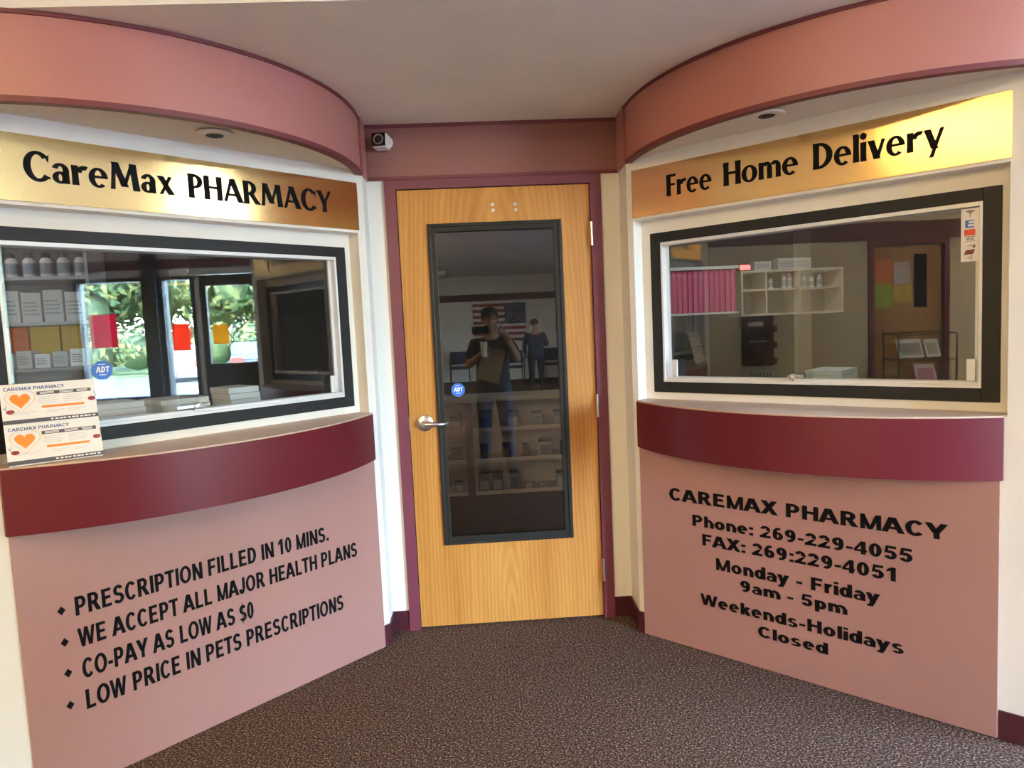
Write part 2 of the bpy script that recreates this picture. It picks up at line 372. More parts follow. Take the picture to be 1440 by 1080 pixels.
# hand drawn flared roman capitals for the brass signs (unit: capital height)
def g_stroke(x0, y0, x1, y1, w, flare=0.10):
    N = 6; L = []; R = []
    for i in range(N+1):
        t = i/N; k = w/2*(1 + flare*(2*abs(t-0.5))**2)
        x = x0+(x1-x0)*t; y = y0+(y1-y0)*t
        L.append((x-k, y)); R.append((x+k, y))
    return L + R[::-1]
def g_bar(x0, x1, y0, y1): return [(x0, y0), (x1, y0), (x1, y1), (x0, y1)]
def g_ring(cx, cy, rx, ry, tx, ty, a0=0, a1=360):
    n = max(8, int(abs(a1-a0)/9)); out = []; inn = []; polys = []
    for i in range(n+1):
        a = math.radians(a0+(a1-a0)*i/n)
        out.append((cx+rx*math.cos(a), cy+ry*math.sin(a))); inn.append((cx+(rx-tx)*math.cos(a), cy+(ry-ty)*math.sin(a)))
    for i in range(n): polys.append([out[i], out[i+1], inn[i+1], inn[i]])
    return polys
def G(ch):
    if ch == 'C': return g_ring(.46, .5, .46, .53, .24, .12, 42, 322) + [[(.72, .80), (.84, .97), (.80, .66)], [(.70, .2), (.84, .17), (.82, .08)]], .90
    if ch == 'a': return g_ring(.26, .20, .26, .215, .20, .09) + [g_stroke(.46, 0, .46, .5, .2)] + g_ring(.28, .46, .28, .25, .2, .11, -5, 165), .64
    if ch == 'r': return [g_stroke(.12, 0, .12, .70, .22)] + g_ring(.44, .40, .30, .31, .20, .15, 62, 165), .58
    if ch == 'e': return g_ring(.34, .345, .34, .365, .21, .10, 0, 312) + [g_bar(.14, .67, .33, .42)], .74
    if ch == 'M': return [g_stroke(.10, 0, .20, 1, .15), g_stroke(.22, 1, .55, .12, .25), g_stroke(.52, .12, .86, 1, .13), g_stroke(.88, 1, .98, 0, .25)], 1.16
    if ch == 'x': return [g_stroke(.13, .7, .55, 0, .25), g_stroke(.53, .7, .13, 0, .14)], .70
    if ch == 'P': return [g_stroke(.13, 0, .13, 1, .24)] + g_ring(.26, .70, .38, .30, .23, .11, -92, 92) + [g_bar(.1, .28, .89, 1), g_bar(.1, .28, .40, .50)], .68
    if ch == 'H': return [g_stroke(.13, 0, .13, 1, .24), g_stroke(.70, 0, .70, 1, .24), g_bar(.2, .65, .47, .58)], .87
    if ch == 'A': return [g_stroke(.08, 0, .42, 1, .14), g_stroke(.42, 1, .80, 0, .26), g_bar(.2, .68, .26, .36)], .95
    if ch == 'R': return G('P')[0] + [g_stroke(.36, .47, .70, 0, .25)], .85
    if ch == 'Y': return [g_stroke(.12, 1, .40, .42, .25), g_stroke(.74, 1, .42, .42, .14), g_stroke(.41, 0, .41, .5, .23)], .84
    if ch == 'F': return [g_stroke(.13, 0, .13, 1, .24), g_bar(.12, .56, .88, 1), g_bar(.12, .50, .47, .58)], .62
    if ch == 'o': return g_ring(.36, .345, .36, .365, .22, .09), .78
    if ch == 'm': return [g_stroke(.12, 0, .12, .70, .21), g_stroke(.50, 0, .50, .46, .21), g_stroke(.88, 0, .88, .46, .21)] + g_ring(.37, .45, .235, .255, .20, .13, 0, 150) + g_ring(.75, .45, .235, .255, .20, .13, 0, 150), 1.05
    if ch == 'D': return [g_stroke(.13, 0, .13, 1, .24)] + g_ring(.24, .5, .56, .5, .25, .11, -92, 92) + [g_bar(.1, .26, .89, 1), g_bar(.1, .26, 0, .11)], .86
    if ch == 'l': return [g_stroke(.13, 0, .13, 1.04, .22)], .28
    if ch == 'i': return [g_stroke(.13, 0, .13, .70, .22)] + g_ring(.13, .92, .13, .13, .129, .129), .28
    if ch == 'v': return [g_stroke(.13, .7, .37, .0, .24), g_stroke(.60, .7, .37, .0, .13)], .70
    if ch == 'y': return [g_stroke(.13, .7, .39, .0, .24), g_stroke(.64, .7, .27, -.30, .14)], .74
def lettering_words(s, u0, u1, z0, cap, y, thick, bold):
    """the same line of letters, one mesh per word"""
    weight(*bold); x = 0; words = [[]]
    for ch in s:
        ps, adv = HG(ch)
        if ch == ' ': words.append([])
        words[-1] += [[(px+x, pz) for px, pz in p] for p in ps]; x += adv
    xs = [p[0] for w in words for q in w for p in q]; xa, xb = min(xs), max(xs); k = (u1-u0)/(xb-xa); out = []
    for w in words:
        bm = B()
        for q in w: plate(bm, [(u0+(px-xa)*k, z0+pz*cap) for px, pz in q], y-thick, y)
        out.append(bm)
    return out
def sign_word(bm, word, u0, u1, z0, cap, y, thick):
    x = 0; polys = []
    for ch in word:
        ps, adv = G(ch)
        polys += [[(px+x, pz) for px, pz in p] for p in ps]; x += adv
    xs = [p[0] for q in polys for p in q]; xa, xb = min(xs), max(xs); k = (u1-u0)/(xb-xa)
    for q in polys: plate(bm, [(u0+(px-xa)*k, z0+pz*cap) for px, pz in q], y-thick, y)

# ================================================================== THE SETTING
bm = B(); box(bm, -8, 9, -16.2, 6, -0.12, 0.0); struct('floor', bm, M_carpet)
Y0 = -1.24                                               # plane of the lobby's front wall
# niche ceiling between the curved soffits, and the white bulkhead above its edge
bm = B(); prism(bm, [(-2.3, -1.232), (2.3, -1.232), (2.3, 0.2), (-2.3, 0.2)], 2.434, 2.50); struct('ceiling', bm, M_ceil)
bm = B(); prism(bm, [(-2.3, -1.245), (2.3, -1.245), (2.3, -1.2325), (-2.3, -1.2325)], 2.4335, 2.899); struct('wall_bulkhead', bm, M_white)
bm = B(); box(bm, -3.6, 5.4, -16.2, -.95, 2.9, 3.1); struct('ceiling.001', bm, M_lobbyceil)

def bay_wall(side, F, s0, s_open0, s_open1, s1, fr0, fr1):
    """one angled bay: posts either side of the recessed window, wall over and under it"""
    sg = -1 if side == 'left' else 1
    def X(s): return sg*s
    bm = B()
    def bx(a, b, y0, y1, z0, z1): box(bm, X(a), X(b), y0, y1, z0, z1)
    TOPZ = 1.922; SILL = 1.104
    bx(s0, s_open0, 0, .15, 0, 2.50); bx(s_open1, s1, 0, .15, 0, 2.50)
    bx(s_open0, s_open1, 0, .15, TOPZ, 2.50); bx(s_open0, s_open1, 0, .15, 0, SILL)
    # white reveal board round the window frame
    bx(s_open0, fr0, .072, .15, SILL, TOPZ); bx(fr1, s_open1, .072, .15, SILL, TOPZ)
    bx(fr0, fr1, .072, .15, SILL, 1.142); bx(fr0, fr1, .072, .15, 1.863, TOPZ)
    return struct('wall_'+side, bm, M_white, F)
bay_wall('left', FL, .195, .236, 1.675, 1.755, .267, 1.627)
bay_wall('right', FR, .268, .297, 1.690, 1.755, .343, 1.662)
# wall of the door, with the two short returns forward to the bays
bm = B()
box(bm, -.70, -.512, 0, .15, 0, 2.434); box(bm, .512, .72, 0, .15, 0, 2.434); box(bm, -.512, .512, 0, .15, 2.186, 2.434)
prism(bm, [(-.593, 0), (-.70, 0), (-.70, -.10), (-.5925, -.138)], 0, 2.434)
prism(bm, [(.601, 0), (.72, 0), (.72, -.10), (.596, -.190)], 0, 2.434)
struct('wall_back', bm, M_white)
# front wall of the lobby beyond the bays
M_lobbywall = mat('lobby_wall_paint', (.60, .57, .52), .6)
for nm, xa, xb in (('wall_front', -3.6, -1.70), ('wall_front.001', 1.65, 5.4)):
    bm = B(); box(bm, xa, xb, Y0, Y0+.15, 0, 2.95); struct(nm, bm, M_lobbywall)
# lobby side and far walls
DY0, DY1 = -4.42, -3.64                                   # brown door opening on the left lobby wall
bm = B(); box(bm, -3.55, -3.4, DY1+.06, Y0, 0, 2.95); box(bm, -3.55, -3.4, -16.2, DY0-.06, 0, 2.95); box(bm, -3.55, -3.4, DY0-.06, DY1+.06, 2.22, 2.95)
struct('wall_lobby_left', bm, mat('cream_bounce_paint', (.70, .61, .46), .6))  # cream chosen so this wall bounces warm light onto the right bay
bm = B(); box(bm, -3.6, 5.4, -16.15, -16.0, 0, 2.95); struct('wall_far', bm, M_white)
# maroon band round the lobby
for nm, a in (('trim_5', (-3.4, -3.385, -16, Y0, 2.21, 2.40)), ('trim_6', (-3.38, 5.18, -16, -15.985, 2.21, 2.40)), ('trim_7', (5.185, 5.2, -5.3, Y0, 2.40, 2.52))):
    bm = B(); box(bm, *a); struct(nm, bm, M_band)
# shopfront wall on the right: posts, sills, heads
SX0, SX1 = 5.2, 5.35
bm = B()
OPEN = [(-7.6, -6.52, .06, 2.84), (-6.42, -5.36, .06, 2.84), (-4.56, -3.69, .75, 2.30), (-3.51, -3.06, .75, 2.30), (-2.99, -1.95, 0.0, 2.32)]  # the two tall openings are unseen, added to daylight the left bay
ys = sorted([(-16.2, -16.2)] + [(a, b) for a, b, _, _ in OPEN] + [(Y0, Y0)])
for (a0, b0), (a1, b1) in zip(ys, ys[1:]):
    box(bm, SX0, SX1, b0, a1, 0, 2.95)
for a, b, z0, z1 in OPEN:
    box(bm, SX0, SX1, a, b, z1, 2.95)
    if z0 > 0: box(bm, SX0, SX1, a, b, 0, z0)
struct('wall_lobby_right', bm, M_lobbywall)
M_mull = mat('black_anodised', (0.02, 0.02, 0.022), 0.4)
for k, (a, b, z0, z1) in enumerate(OPEN[:4]):
    w = bpy.data.objects.new('window_%d' % (k+3), None); C.objects.link(w); w['kind'] = 'structure'; BASE[w.name] = Vector((0, 0, 0))
    bm = B()
    for q in ((a, a+.04), (b-.04, b)): box(bm, SX0-.02, SX1, q[0], q[1], z0, z1)
    for q in ((z0, z0+.04), (z1-.04, z1)): box(bm, SX0-.02, SX1, a+.04, b-.04, q[0], q[1])
    part('window_frame', bm, M_mull, w)
    bm = B(); box(bm, SX0+.06, SX0+.066, a+.04, b-.04, z0+.04, z1-.04); part('pane', bm, M_shopglass, w)
    portal('portal', (SX1+.05, (a+b)/2, (z0+z1)/2), b-a, z1-z0)
# tall black mullion post
bm = B(); box(bm, 5.10, 5.2, -3.68, -3.52, 0, 2.9); struct('trim_8', bm, M_mull)
# glazed entry door
d3 = bpy.data.objects.new('door_3', None); C.objects.link(d3); d3['kind'] = 'structure'; BASE[d3.name] = Vector((0, 0, 0))
bm = B(); 
for q in ((-2.99, -2.92), (-2.02, -1.95)): box(bm, SX0-.01, SX0+.05, q[0], q[1], .01, 2.3)
for q in ((.01, 1.17), (2.17, 2.3)): box(bm, SX0-.01, SX0+.05, -2.92, -2.02, q[0], q[1])
part('door_leaf', bm, M_mull, d3)
bm = B(); box(bm, SX0+.012, SX0+.018, -2.92, -2.02, 1.17, 2.17); part('pane', bm, M_shopglass, d3)
bm = B(); tube(bm, [(SX0-.02, -2.10, 1.0), (SX0-.06, -2.10, 1.0), (SX0-.06, -2.10, 1.12), (SX0-.02, -2.10, 1.12)], .01); part('door_handle', bm, M_steel, d3)
portal('portal', (SX1+.05, -2.47, 1.67), .9, 1.0)
# dim room behind the bays
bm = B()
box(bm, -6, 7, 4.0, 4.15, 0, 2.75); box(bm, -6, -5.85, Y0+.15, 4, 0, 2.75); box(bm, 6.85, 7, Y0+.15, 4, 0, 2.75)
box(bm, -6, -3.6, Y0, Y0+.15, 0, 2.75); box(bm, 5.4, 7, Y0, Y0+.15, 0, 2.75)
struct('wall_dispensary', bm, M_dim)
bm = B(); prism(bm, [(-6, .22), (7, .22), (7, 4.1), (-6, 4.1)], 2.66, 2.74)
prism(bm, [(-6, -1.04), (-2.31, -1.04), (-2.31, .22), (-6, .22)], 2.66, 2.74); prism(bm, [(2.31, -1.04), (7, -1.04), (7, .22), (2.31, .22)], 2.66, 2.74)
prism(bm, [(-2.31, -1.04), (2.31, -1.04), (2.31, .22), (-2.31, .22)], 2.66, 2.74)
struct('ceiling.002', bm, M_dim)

# header over the door and the curved soffits
t1 = bpy.data.objects.new('trim_1', None); C.objects.link(t1); t1['kind'] = 'structure'; BASE[t1.name] = Vector((0, 0, 0))
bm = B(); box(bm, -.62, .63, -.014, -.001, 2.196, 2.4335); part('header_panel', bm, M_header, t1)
bm = B(); box(bm, -.62, .63, -.021, -.0145, 2.417, 2.4335); part('upper_edge', bm, M_edge, t1)
bm = B(); box(bm, -.62, .63, -.019, -.001, 2.181, 2.1955); part('lower_edge', bm, M_edge, t1)
def arc(sa, sb, sag, n=48, d0=0.0):
    half = (sb-sa)/2; R = (half*half+sag*sag)/(2*sag); cs = (sa+sb)/2; a = math.asin(min(1, half/R)); out = []
    if sag > half: a = PI - a
    for i in range(n+1):
        t = -a + 2*a*i/n
        out.append((cs+R*math.sin(t), d0 + R*math.cos(t)-(R-sag)))
    return out
# rose cladding of the short returns between header and soffits
for nm, q in (('trim_4', [(-.5925, -.0215), (-.584, -.0215), (-.584, -.153), (-.597, -.1435)]), ('trim_4.001', [(.6005, -.0215), (.592, -.0215), (.586, -.203), (.600, -.1935)])):
    bm = B(); prism(bm, q, 2.18, 2.4335); struct(nm, bm, M_rose)
def soffit(name, sg, F, sa, sb, sag, Zl=2.196, Zu=2.4335):
    t = bpy.data.objects.new(name, None); C.objects.link(t); t['kind'] = 'structure'; t.matrix_world = F; BASE[t.name] = Vector((0, 0, 0))
    def strip(d_out, d_in, z0, z1):
        o = arc(sa-d_out, sb+d_out, sag+d_out); i = arc(sa-d_in, sb+d_in, sag+d_in)
        bm = B(); n = len(o)
        v = [[bm.verts.new((sg*p[0], -p[1], z)) for p in q] for q in (o, i) for z in (z0, z1)]
        O0, O1, I0, I1 = v
        for k in range(n-1):
            for f in ((O0[k], O0[k+1], O1[k+1], O1[k]), (I0[k+1], I0[k], I1[k], I1[k+1]), (O1[k], O1[k+1], I1[k+1], I1[k]), (O0[k+1], O0[k], I0[k], I0[k+1])):
                fc = bm.faces.new(f)
                fc.smooth = f[0] in O0 and f[2] in O1
        for k in (0, n-1): bm.faces.new((O0[k], O1[k], I1[k], I0[k]))
        return bm
    part('soffit_panel', strip(0, -.02, Zl, Zu), M_rose, t)
    part('lower_edge', strip(.004, -.032, Zl-.018, Zl-.001), M_edge, t)
    part('upper_edge', strip(.007, .0005, Zu-.012, Zu), M_edge, t)
    pts = [(sg*p[0], -p[1]) for p in arc(sa+.022, sb-.022, sag-.022)]
    pts = [(pts[0][0], .0)] + pts + [(pts[-1][0], .0)]
    e = sb-1.755
    extra = [(sg*(1.756), -.002)] ; bm = B(); prism(bm, pts[1:-1], Zl+.002, Zl+.02); part('soffit_underside', bm, M_under, t)
    # closes the end that stands out past the bay wall
    bm = B(); prism(bm, [(sg*1.757, -.001), (sg*(sb-.01), -.001), (sg*(sb-.01), e*.97)], Zl-.016, 2.433) if e > .02 else None
    part('end_return', bm, M_rose, t)
soffit('trim_2', -1, FL, .20, 1.80, .360)
soffit('trim_3', 1, FR, .270, 1.88, .332)

# baseboards
def bb(name, pts, h=.10, th=.008):
    """vinyl strip along a path of floor points (the visible side is on the left of travel)"""
    bm = B()
    P = [Vector((x, y)) for x, y in pts]; off = []
    for i, p in enumerate(P):
        n = Vector((0, 0))
        for a, b in ((i-1, i), (i, i+1)):
            if a >= 0 and b < len(P):
                d = (P[b]-P[a]).normalized(); n += Vector((-d.y, d.x))
        off.append(p + n.normalized()*th)
    q = [(p.x, p.y) for p in off]
    for i in range(len(P)-1):
        prism(bm, [tuple(P[i]), tuple(P[i+1]), q[i+1], q[i]], 0.0005, h)
    return struct(name, bm, M_base)
def w2(F, u, d): v = F @ Vector((u, d, 0)); return (v.x, v.y)
bb('baseboard_left', [w2(FL, -.233, -.0005), w2(FL, -.198, -.0005), (-.5918, -.138), (-.592, -.0005), (-.5135, -.0005)][::-1])
bb('baseboard_right', [(.5135, -.0005), (.600, -.0005), (.5952, -.190), w2(FR, .272, -.0005), w2(FR, .299, -.0005)][::-1])
bb('baseboard_left.001', [w2(FL, -1.632, -.0005), w2(FL, -1.757, -.0005), (-1.80, Y0-.0005), (-3.38, Y0-.0005)])
bb('baseboard_right.001', [w2(FR, 1.677, -.0005), w2(FR, 1.757, -.0005), (1.72, Y0-.0005), (5.15, Y0-.0005)][::-1])

# ------------------------------------------------------------------ the door
d1 = bpy.data.objects.new('door_1', None); C.objects.link(d1); d1['kind'] = 'structure'; BASE[d1.name] = Vector((0, 0, 0))
meta(d1, 'honey oak door with tall black framed glass pane and maroon frame', 'door')
bm = B()
box(bm, -.5115, -.459, -.016, .12, .001, 2.18); box(bm, .459, .5115, -.016, .12, .001, 2.18); box(bm, -.459, .459, -.016, .12, 2.1375, 2.18)
box(bm, -.459, -.445, .046, .06, .001, 2.1375); box(bm, .445, .459, .046, .06, .001, 2.1375); box(bm, -.445, .445, .046, .06, 2.12, 2.1375)
part('door_frame', bm, M_maroon, d1, 'maroon painted door frame')
leaf_bm = B(); LX0, LX1, LZ0, LZ1 = -.322, .316, .418, 1.973
frame_boxes(leaf_bm, -.456, .456, .010, 2.134, .137, (.41, .163), 0.0, .044)
leaf = part('door_leaf', leaf_bm, M_oak, d1)
bm = B(); frame_boxes(bm, LX0, LX1, LZ0, LZ1, .016, .016, -.012, .001, .003); frame_boxes(bm, LX0+.012, LX1-.012, LZ0+.012, LZ1-.012, .026, .027, -.006, .012, .002)
part('glazing_frame', bm, M_blacklite, leaf, 'black metal glazing frame')
bm = B(); box(bm, -.296, .290, .014, .020, .444, 1.947); part('pane', bm, M_doorglass, leaf)
bm = B(); lathe(bm, [(.038, -.001), (.040, -.004), (.039, -.010), (.030, -.014), (.018, -.016)], (-.383, 0, 1.027), 'y')
rose = part('rose', bm, M_steel, leaf, 'round brushed steel handle rose')
bm = B(); cyl(bm, (-.383, -.012, 1.027), (-.383, -.055, 1.027), .0125)
tube(bm, [(-.383, -.052, 1.027), (-.36, -.056, 1.026), (-.32, -.056, 1.024), (-.290, -.052, 1.023), (-.277, -.040, 1.024), (-.270, -.026, 1.030)], [.013, .0135, .0115, .0095, .007, .004], 12)
lathe(bm, [(.006, -.060), (.006, -.066), (.0055, -.067)], (-.383, 0, 1.027), 'y', 14)
part('lever', bm, M_steel, rose)
for z in (1.898, 1.07, .248):
    bm = B(); cyl(bm, (.4585, -.021, z-.056), (.4585, -.021, z+.056), .0065, n=12)
    for k in range(1, 4): cyl(bm, (.4585, -.021, z-.056+k*.028-.001), (.4585, -.021, z-.056+k*.028+.001), .0072, n=12)
    part('hinge', bm, M_steel, d1)
for x, z in ((-.008, 2.053), (-.006, 2.026), (.100, 2.052), (.102, 2.025)):
    bm = B(); lathe(bm, [(.0085, -.0005), (.0085, -.003), (.006, -.0055), (.002, -.0065)], (x, 0, z), 'y', 14)
    part('bolt_cap', bm, M_plastic, leaf, 'small white bolt cap')
bm = B(); box(bm, -.4585, -.4565, -.0175, -.002, .995, 1.06); part('strike_plate', bm, M_steel, d1)

# ------------------------------------------------------------------ bay windows
def bay_window(name, sg, F, a, b, lock_s, pulls, label):
    """a, b: s range of the black frame, b side is the far end from the door"""
    w = bpy.data.objects.new(name, None); C.objects.link(w); w['kind'] = 'structure'; w.matrix_world = F; BASE[w.name] = Vector((0, 0, 0))
    meta(w, label, 'window')
    x0, x1 = sorted((sg*a, sg*b))
    bm = B(); frame_boxes(bm, x0+.0005, x1-.0005, 1.1425, 1.8625, .052, (.047, .044), .062, .14, .002); part('window_frame', bm, M_black, w, 'black painted window frame')
    bm = B(); i0, i1 = x0+.0525, x1-.0525
    frame_boxes(bm, i0, i1, 1.190, 1.818, .010, (.012, .015), .060, .128, .0015)
    box(bm, i0+.010, i1-.010, .066, .070, 1.202, 1.212); box(bm, i0+.010, i0+.024, .092, .096, 1.202, 1.803); box(bm, i1-.024, i1-.010, .092, .096, 1.202, 1.803)
    box(bm, i0+.010, i1-.010, .120, .126, 1.202, 1.212)
    part('track_frame', bm, M_alu, w, 'silver aluminium sliding track')
    return w, i0+.012, i1-.012
w1, l0, l1 = bay_window('window_1', -1, FL, .267, 1.627, .985, None, 'black framed sliding service window on the left wall, notices behind its glass')
bm = B(); box(bm, l0, -.969, .078, .084, 1.203, 1.804); pA = part('pane', bm, M_glass, w1)
bm = B(); box(bm, -1.03, l1, .102, .108, 1.203, 1.804); pB = part('pane', bm, M_glass, w1)
w2_, r0, r1 = bay_window('window_2', 1, FR, .343, 1.662, .976, None, 'black framed sliding service window on the right wall, sticker strip in its corner')
bm = B(); box(bm, r0, 1.038, .102, .108, 1.203, 1.804); part('pane', bm, M_glass, w2_)
bm = B(); box(bm, .978, r1, .078, .084, 1.203, 1.804); part('pane', bm, M_glass, w2_)
def finger_pull(w, x): bm = B(); box(bm, x-.013, x+.013, .085 if False else .066, .0775, 1.214, 1.29, .002); part('finger_pull', bm, M_alu, w)
finger_pull(w1, -.348-.02); finger_pull(w2_, .448); finger_pull(w2_, 1.578)
def ratchet_lock(w, x, z, long):
    bm = B(); lathe(bm, [(.011, .055), (.011, .040), (.009, .036), (.004, .035)], (x, 0, z), 'y', 18)
    box(bm, x-long, x+.03, .048, .052, z-.006, z+.006, .001); cyl(bm, (x+.018, .046, z+.003), (x+.045, .046, z+.003), .006, n=12)
    box(bm, x-.008, x+.008, .052, .066, z-.018, z+.01, .001)
    part('lock', bm, M_steel, w, 'small chrome showcase lock')
ratchet_lock(w1, -.992, 1.226, .075); ratchet_lock(w2_, .979, 1.222, .02)

# ------------------------------------------------------------------ counters
def counter(label, cat, sg, F, p0, p1, sag, s_open, lines, bullets, bold, plabel):
    t = thing('service_counter', label, cat, F, (sg*(p0+p1)/2, -.01, 0))
    x0, x1 = sorted((sg*p0, sg*p1))
    bm = B(); box(bm, x0, x1, -.0125, -.001, .002, .8945, .0015); fp = part('front_panel', bm, M_panel, t, plabel)
    a = arc(p0-.002, p1+.008, sag-.02, 48, .022)
    poly = [(sg*(p0-.002), -.001)] + [(sg*s, -d) for s, d in a] + [(sg*(p1+.008), -.001)]
    bm = B(); vs = prism(bm, poly, .895, 1.1035)
    for f in bm.faces:
        f.smooth = len(f.verts) == 4
    o = part('fascia', bm, M_counter, t, 'burgundy curved fascia')
    a2 = arc(p0-.001, p1+.007, sag-.021, 48, .021)
    u0, u1 = s_open
    poly2 = [(sg*(p0-.001), -.0005)] + [(sg*s, -d) for s, d in a2] + [(sg*(p1+.007), -.0005), (sg*u1, -.0005), (sg*u1, .0715), (sg*u0, .0715), (sg*u0, -.0005)]
    seen = []; 
    for p in poly2:
        if not seen or (abs(p[0]-seen[-1][0]) + abs(p[1]-seen[-1][1])) > 1e-4: seen.append(p)
    bm = B(); prism(bm, seen, 1.1042, 1.110); part('countertop', bm, M_top, t, 'beige laminate countertop')
    for s_, ua, ub, z, cap in lines:
        for wb in lettering_words(s_, ua, ub, z, cap, -.0127, .0008, bold): part('lettering', wb, M_letter, fp, 'black letters')
    for ux, z in bullets:
        bm = B(); plate(bm, [(ux-.012, z), (ux, z-.015), (ux+.012, z), (ux, z+.015)], -.0135, -.0127); part('bullet', bm, M_letter, fp)
    return t
counter('service counter with pale rose front lettered with a bulleted list, under the left window', 'counter', -1, FL, .234, 1.630, .235, (.2365, 1.6745),
        [('PRESCRIPTION FILLED IN 10 MINS.', -1.473, -.500, .584, .064), ('WE ACCEPT ALL MAJOR HEALTH PLANS', -1.474, -.360, .4755, .064),
         ('CO-PAY AS LOW AS $0', -1.470, -.863, .366, .067), ('LOW PRICE IN PETS PRESCRIPTIONS', -1.468, -.449, .259, .067)],
        [(-1.5125, .615), (-1.512, .508), (-1.511, .403), (-1.514, .294)], (.255, .165), 'rose laminate front panel')
counter('service counter whose rose front is lettered with phone number and hours, under the right window', 'counter', 1, FR, .300, 1.674, .235, (.2975, 1.6895),
        [('CAREMAX PHARMACY', .449, 1.528, .665, .056), ('Phone: 269-229-4055', .560, 1.419, .5645, .0495), ('FAX: 269:229-4051', .605, 1.365, .4835, .051),
         ('Monday - Friday', .666, 1.313, .386, .052), ('9am - 5pm', .774, 1.199, .316, .047), ('Weekends-Holidays', .589, 1.391, .215, .050), ('Closed', .848, 1.127, .138, .046)],
        [], (.262, .195), 'rose laminate front panel')

# ------------------------------------------------------------------ brass signs
def brass_sign(label, F, x0, x1, m, words):
    t = thing('wall_sign', label, 'sign', F, ((x0+x1)/2, 0, 1.933))
    bm = B(); box(bm, x0, x1, -.0065, -.0008, 1.933, 2.1415, .001); part('brass_plate', bm, m, t)
    for wd, a, b, z, cap in words:
        bm = B(); sign_word(bm, wd, a, b, z, cap, -.0067, .0012); part('lettering', bm, M_letter, t, 'black letters')
brass_sign('brushed brass sign with the pharmacy name in black, above the left window', FL, -1.632, -.231, M_brassL,
           [('CareMax', -1.492, -1.031, 2.001, .091), ('PHARMACY', -.982, -.370, 1.999, .088)])
brass_sign('brushed brass home delivery sign above the right window', FR, .298, 1.695, M_brassR,
           [('Free', .473, .681, 2.002, .090), ('Home', .733, 1.031, 2.002, .092), ('Delivery', 1.086, 1.510, 2.003, .094)])

# ------------------------------------------------------------------ downlights, camera
def downlight(F, u, d, label):
    t = thing('recessed_downlight', label, 'light', F, (u, d, 2.19), 'downlights in the soffits')
    bm = B(); lathe(bm, [(.030, 2.188), (.034, 2.184), (.058, 2.1835), (.062, 2.188), (.062, 2.1915)], (u, d, 0), 'z', 32)
    part('trim_ring', bm, M_under, t)
    bm = B(); lathe(bm, [(.0285, 2.1832), (.0285, 2.1845)], (u, d, 0), 'z', 28); part('aperture', bm, M_hole, t, 'dark unlit opening')
downlight(FL, -.958, -.195, 'unlit recessed downlight in the underside of the left soffit')
downlight(FR, .992, -.203, 'unlit recessed downlight in the underside of the right soffit')
t = thing('security_camera', 'white security camera with black face on the header left of the door', 'camera', I4, (-.50, -.015, 2.34))
bm = B(); lathe(bm, [(.030, -.015), (.030, -.022), (.024, -.030)], (-.487, 0, 2.352), 'y', 24); cyl(bm, (-.487, -.026, 2.352), (-.492, -.046, 2.348), .015); part('mount', bm, M_plastic, t)
Mc = Matrix.Translation((-.505, -.055, 2.342)) @ Euler((math.radians(-4), 0, math.radians(-12))).to_matrix().to_4x4()
bm = B(); box(bm, -.036, .036, -.040, .030, -.031, .036, .012); bmesh.ops.transform(bm, matrix=Mc, verts=bm.verts); hs = part('housing', bm, M_plastic, t)
bm = B(); box(bm, -.032, .032, -.0445, -.0402, -.028, .032, .0018); bmesh.ops.transform(bm, matrix=Mc, verts=bm.verts); part('faceplate', bm, M_blackplastic, hs, 'black faceplate')
bm = B(); lathe(bm, [(.023, -.0448), (.023, -.0475), (.019, -.0475), (.019, -.0448)], (0, 0, .002), 'y', 28); bmesh.ops.transform(bm, matrix=Mc, verts=bm.verts); part('lens_ring', bm, M_steel, hs)
bm = B(); lathe(bm, [(.0185, -.0448), (.0175, -.0468), (.008, -.0485), (.002, -.049)], (0, 0, .002), 'y', 24); bmesh.ops.transform(bm, matrix=Mc, verts=bm.verts); part('lens', bm, M_lens, hs)

# ------------------------------------------------------------------ stickers
M_blue = mat('blue_print', (0.035, 0.16, 0.62), 0.45); M_red = mat('red_print', (0.75, 0.07, 0.04), 0.5); M_greyprint = mat('grey_print', (0.30, 0.30, 0.30), 0.6)
M_plum = mat('plum_print', (0.16, 0.04, 0.05), 0.6); M_navy = mat('navy_print', (0.03, 0.06, 0.25), 0.5); M_stw = mat('white_print', (0.9, 0.9, 0.9), 0.5)
def alarm_sticker(label, F, u, z, r, y):
    t = thing('alarm_sticker', label, 'sticker', F, (u, y, z-r), 'alarm stickers')
    pts = []
    for k in range(8):
        for j in (-1, 0, 1):
            a = PI/8 + k*PI/4 + j*.14; q = r*(1.0 - .03*abs(j)); pts.append((u+q*math.cos(a), z+q*math.sin(a)))
    bm = B(); plate(bm, pts, y-.0006, y); part('backing', bm, M_blue, t)
    part('lettering', lettering('ADT', u-r*.62, u+r*.62, z-r*.22, r*.60, y-.0007, .0004, (.27, .2), shear=.12), M_stw, t, 'white letters')
    bm = B(); box(bm, u-r*.30, u+r*.34, y-.0011, y-.0007, z-r*.50, z-r*.42); part('fine_print', bm, M_stw, t); bm = B(); box(bm, u-r*.34, u+r*.30, y-.0011, y-.0007, z+r*.58, z+r*.64); part('fine_print', bm, M_stw, t)
alarm_sticker('blue octagonal alarm sticker low on the oak door glass', I4, -.2155, 1.178, .034, .0135)
alarm_sticker('blue octagonal alarm sticker on the left window glass', FL, -1.297, 1.386, .034, .0775)
t = thing('payment_sticker', 'white strip of payment card marks in the upper corner of the right window', 'sticker', FR, (1.582, .0765, 1.621))
PS0, PS1 = 1.5465, 1.6015
PS0, PS1 = 1.545, 1.6175 - .018
yy = .0772
bm = B(); box(bm, PS0, PS1, yy-.0006, yy, 1.622, 1.800); part('backing', bm, M_paper, t)
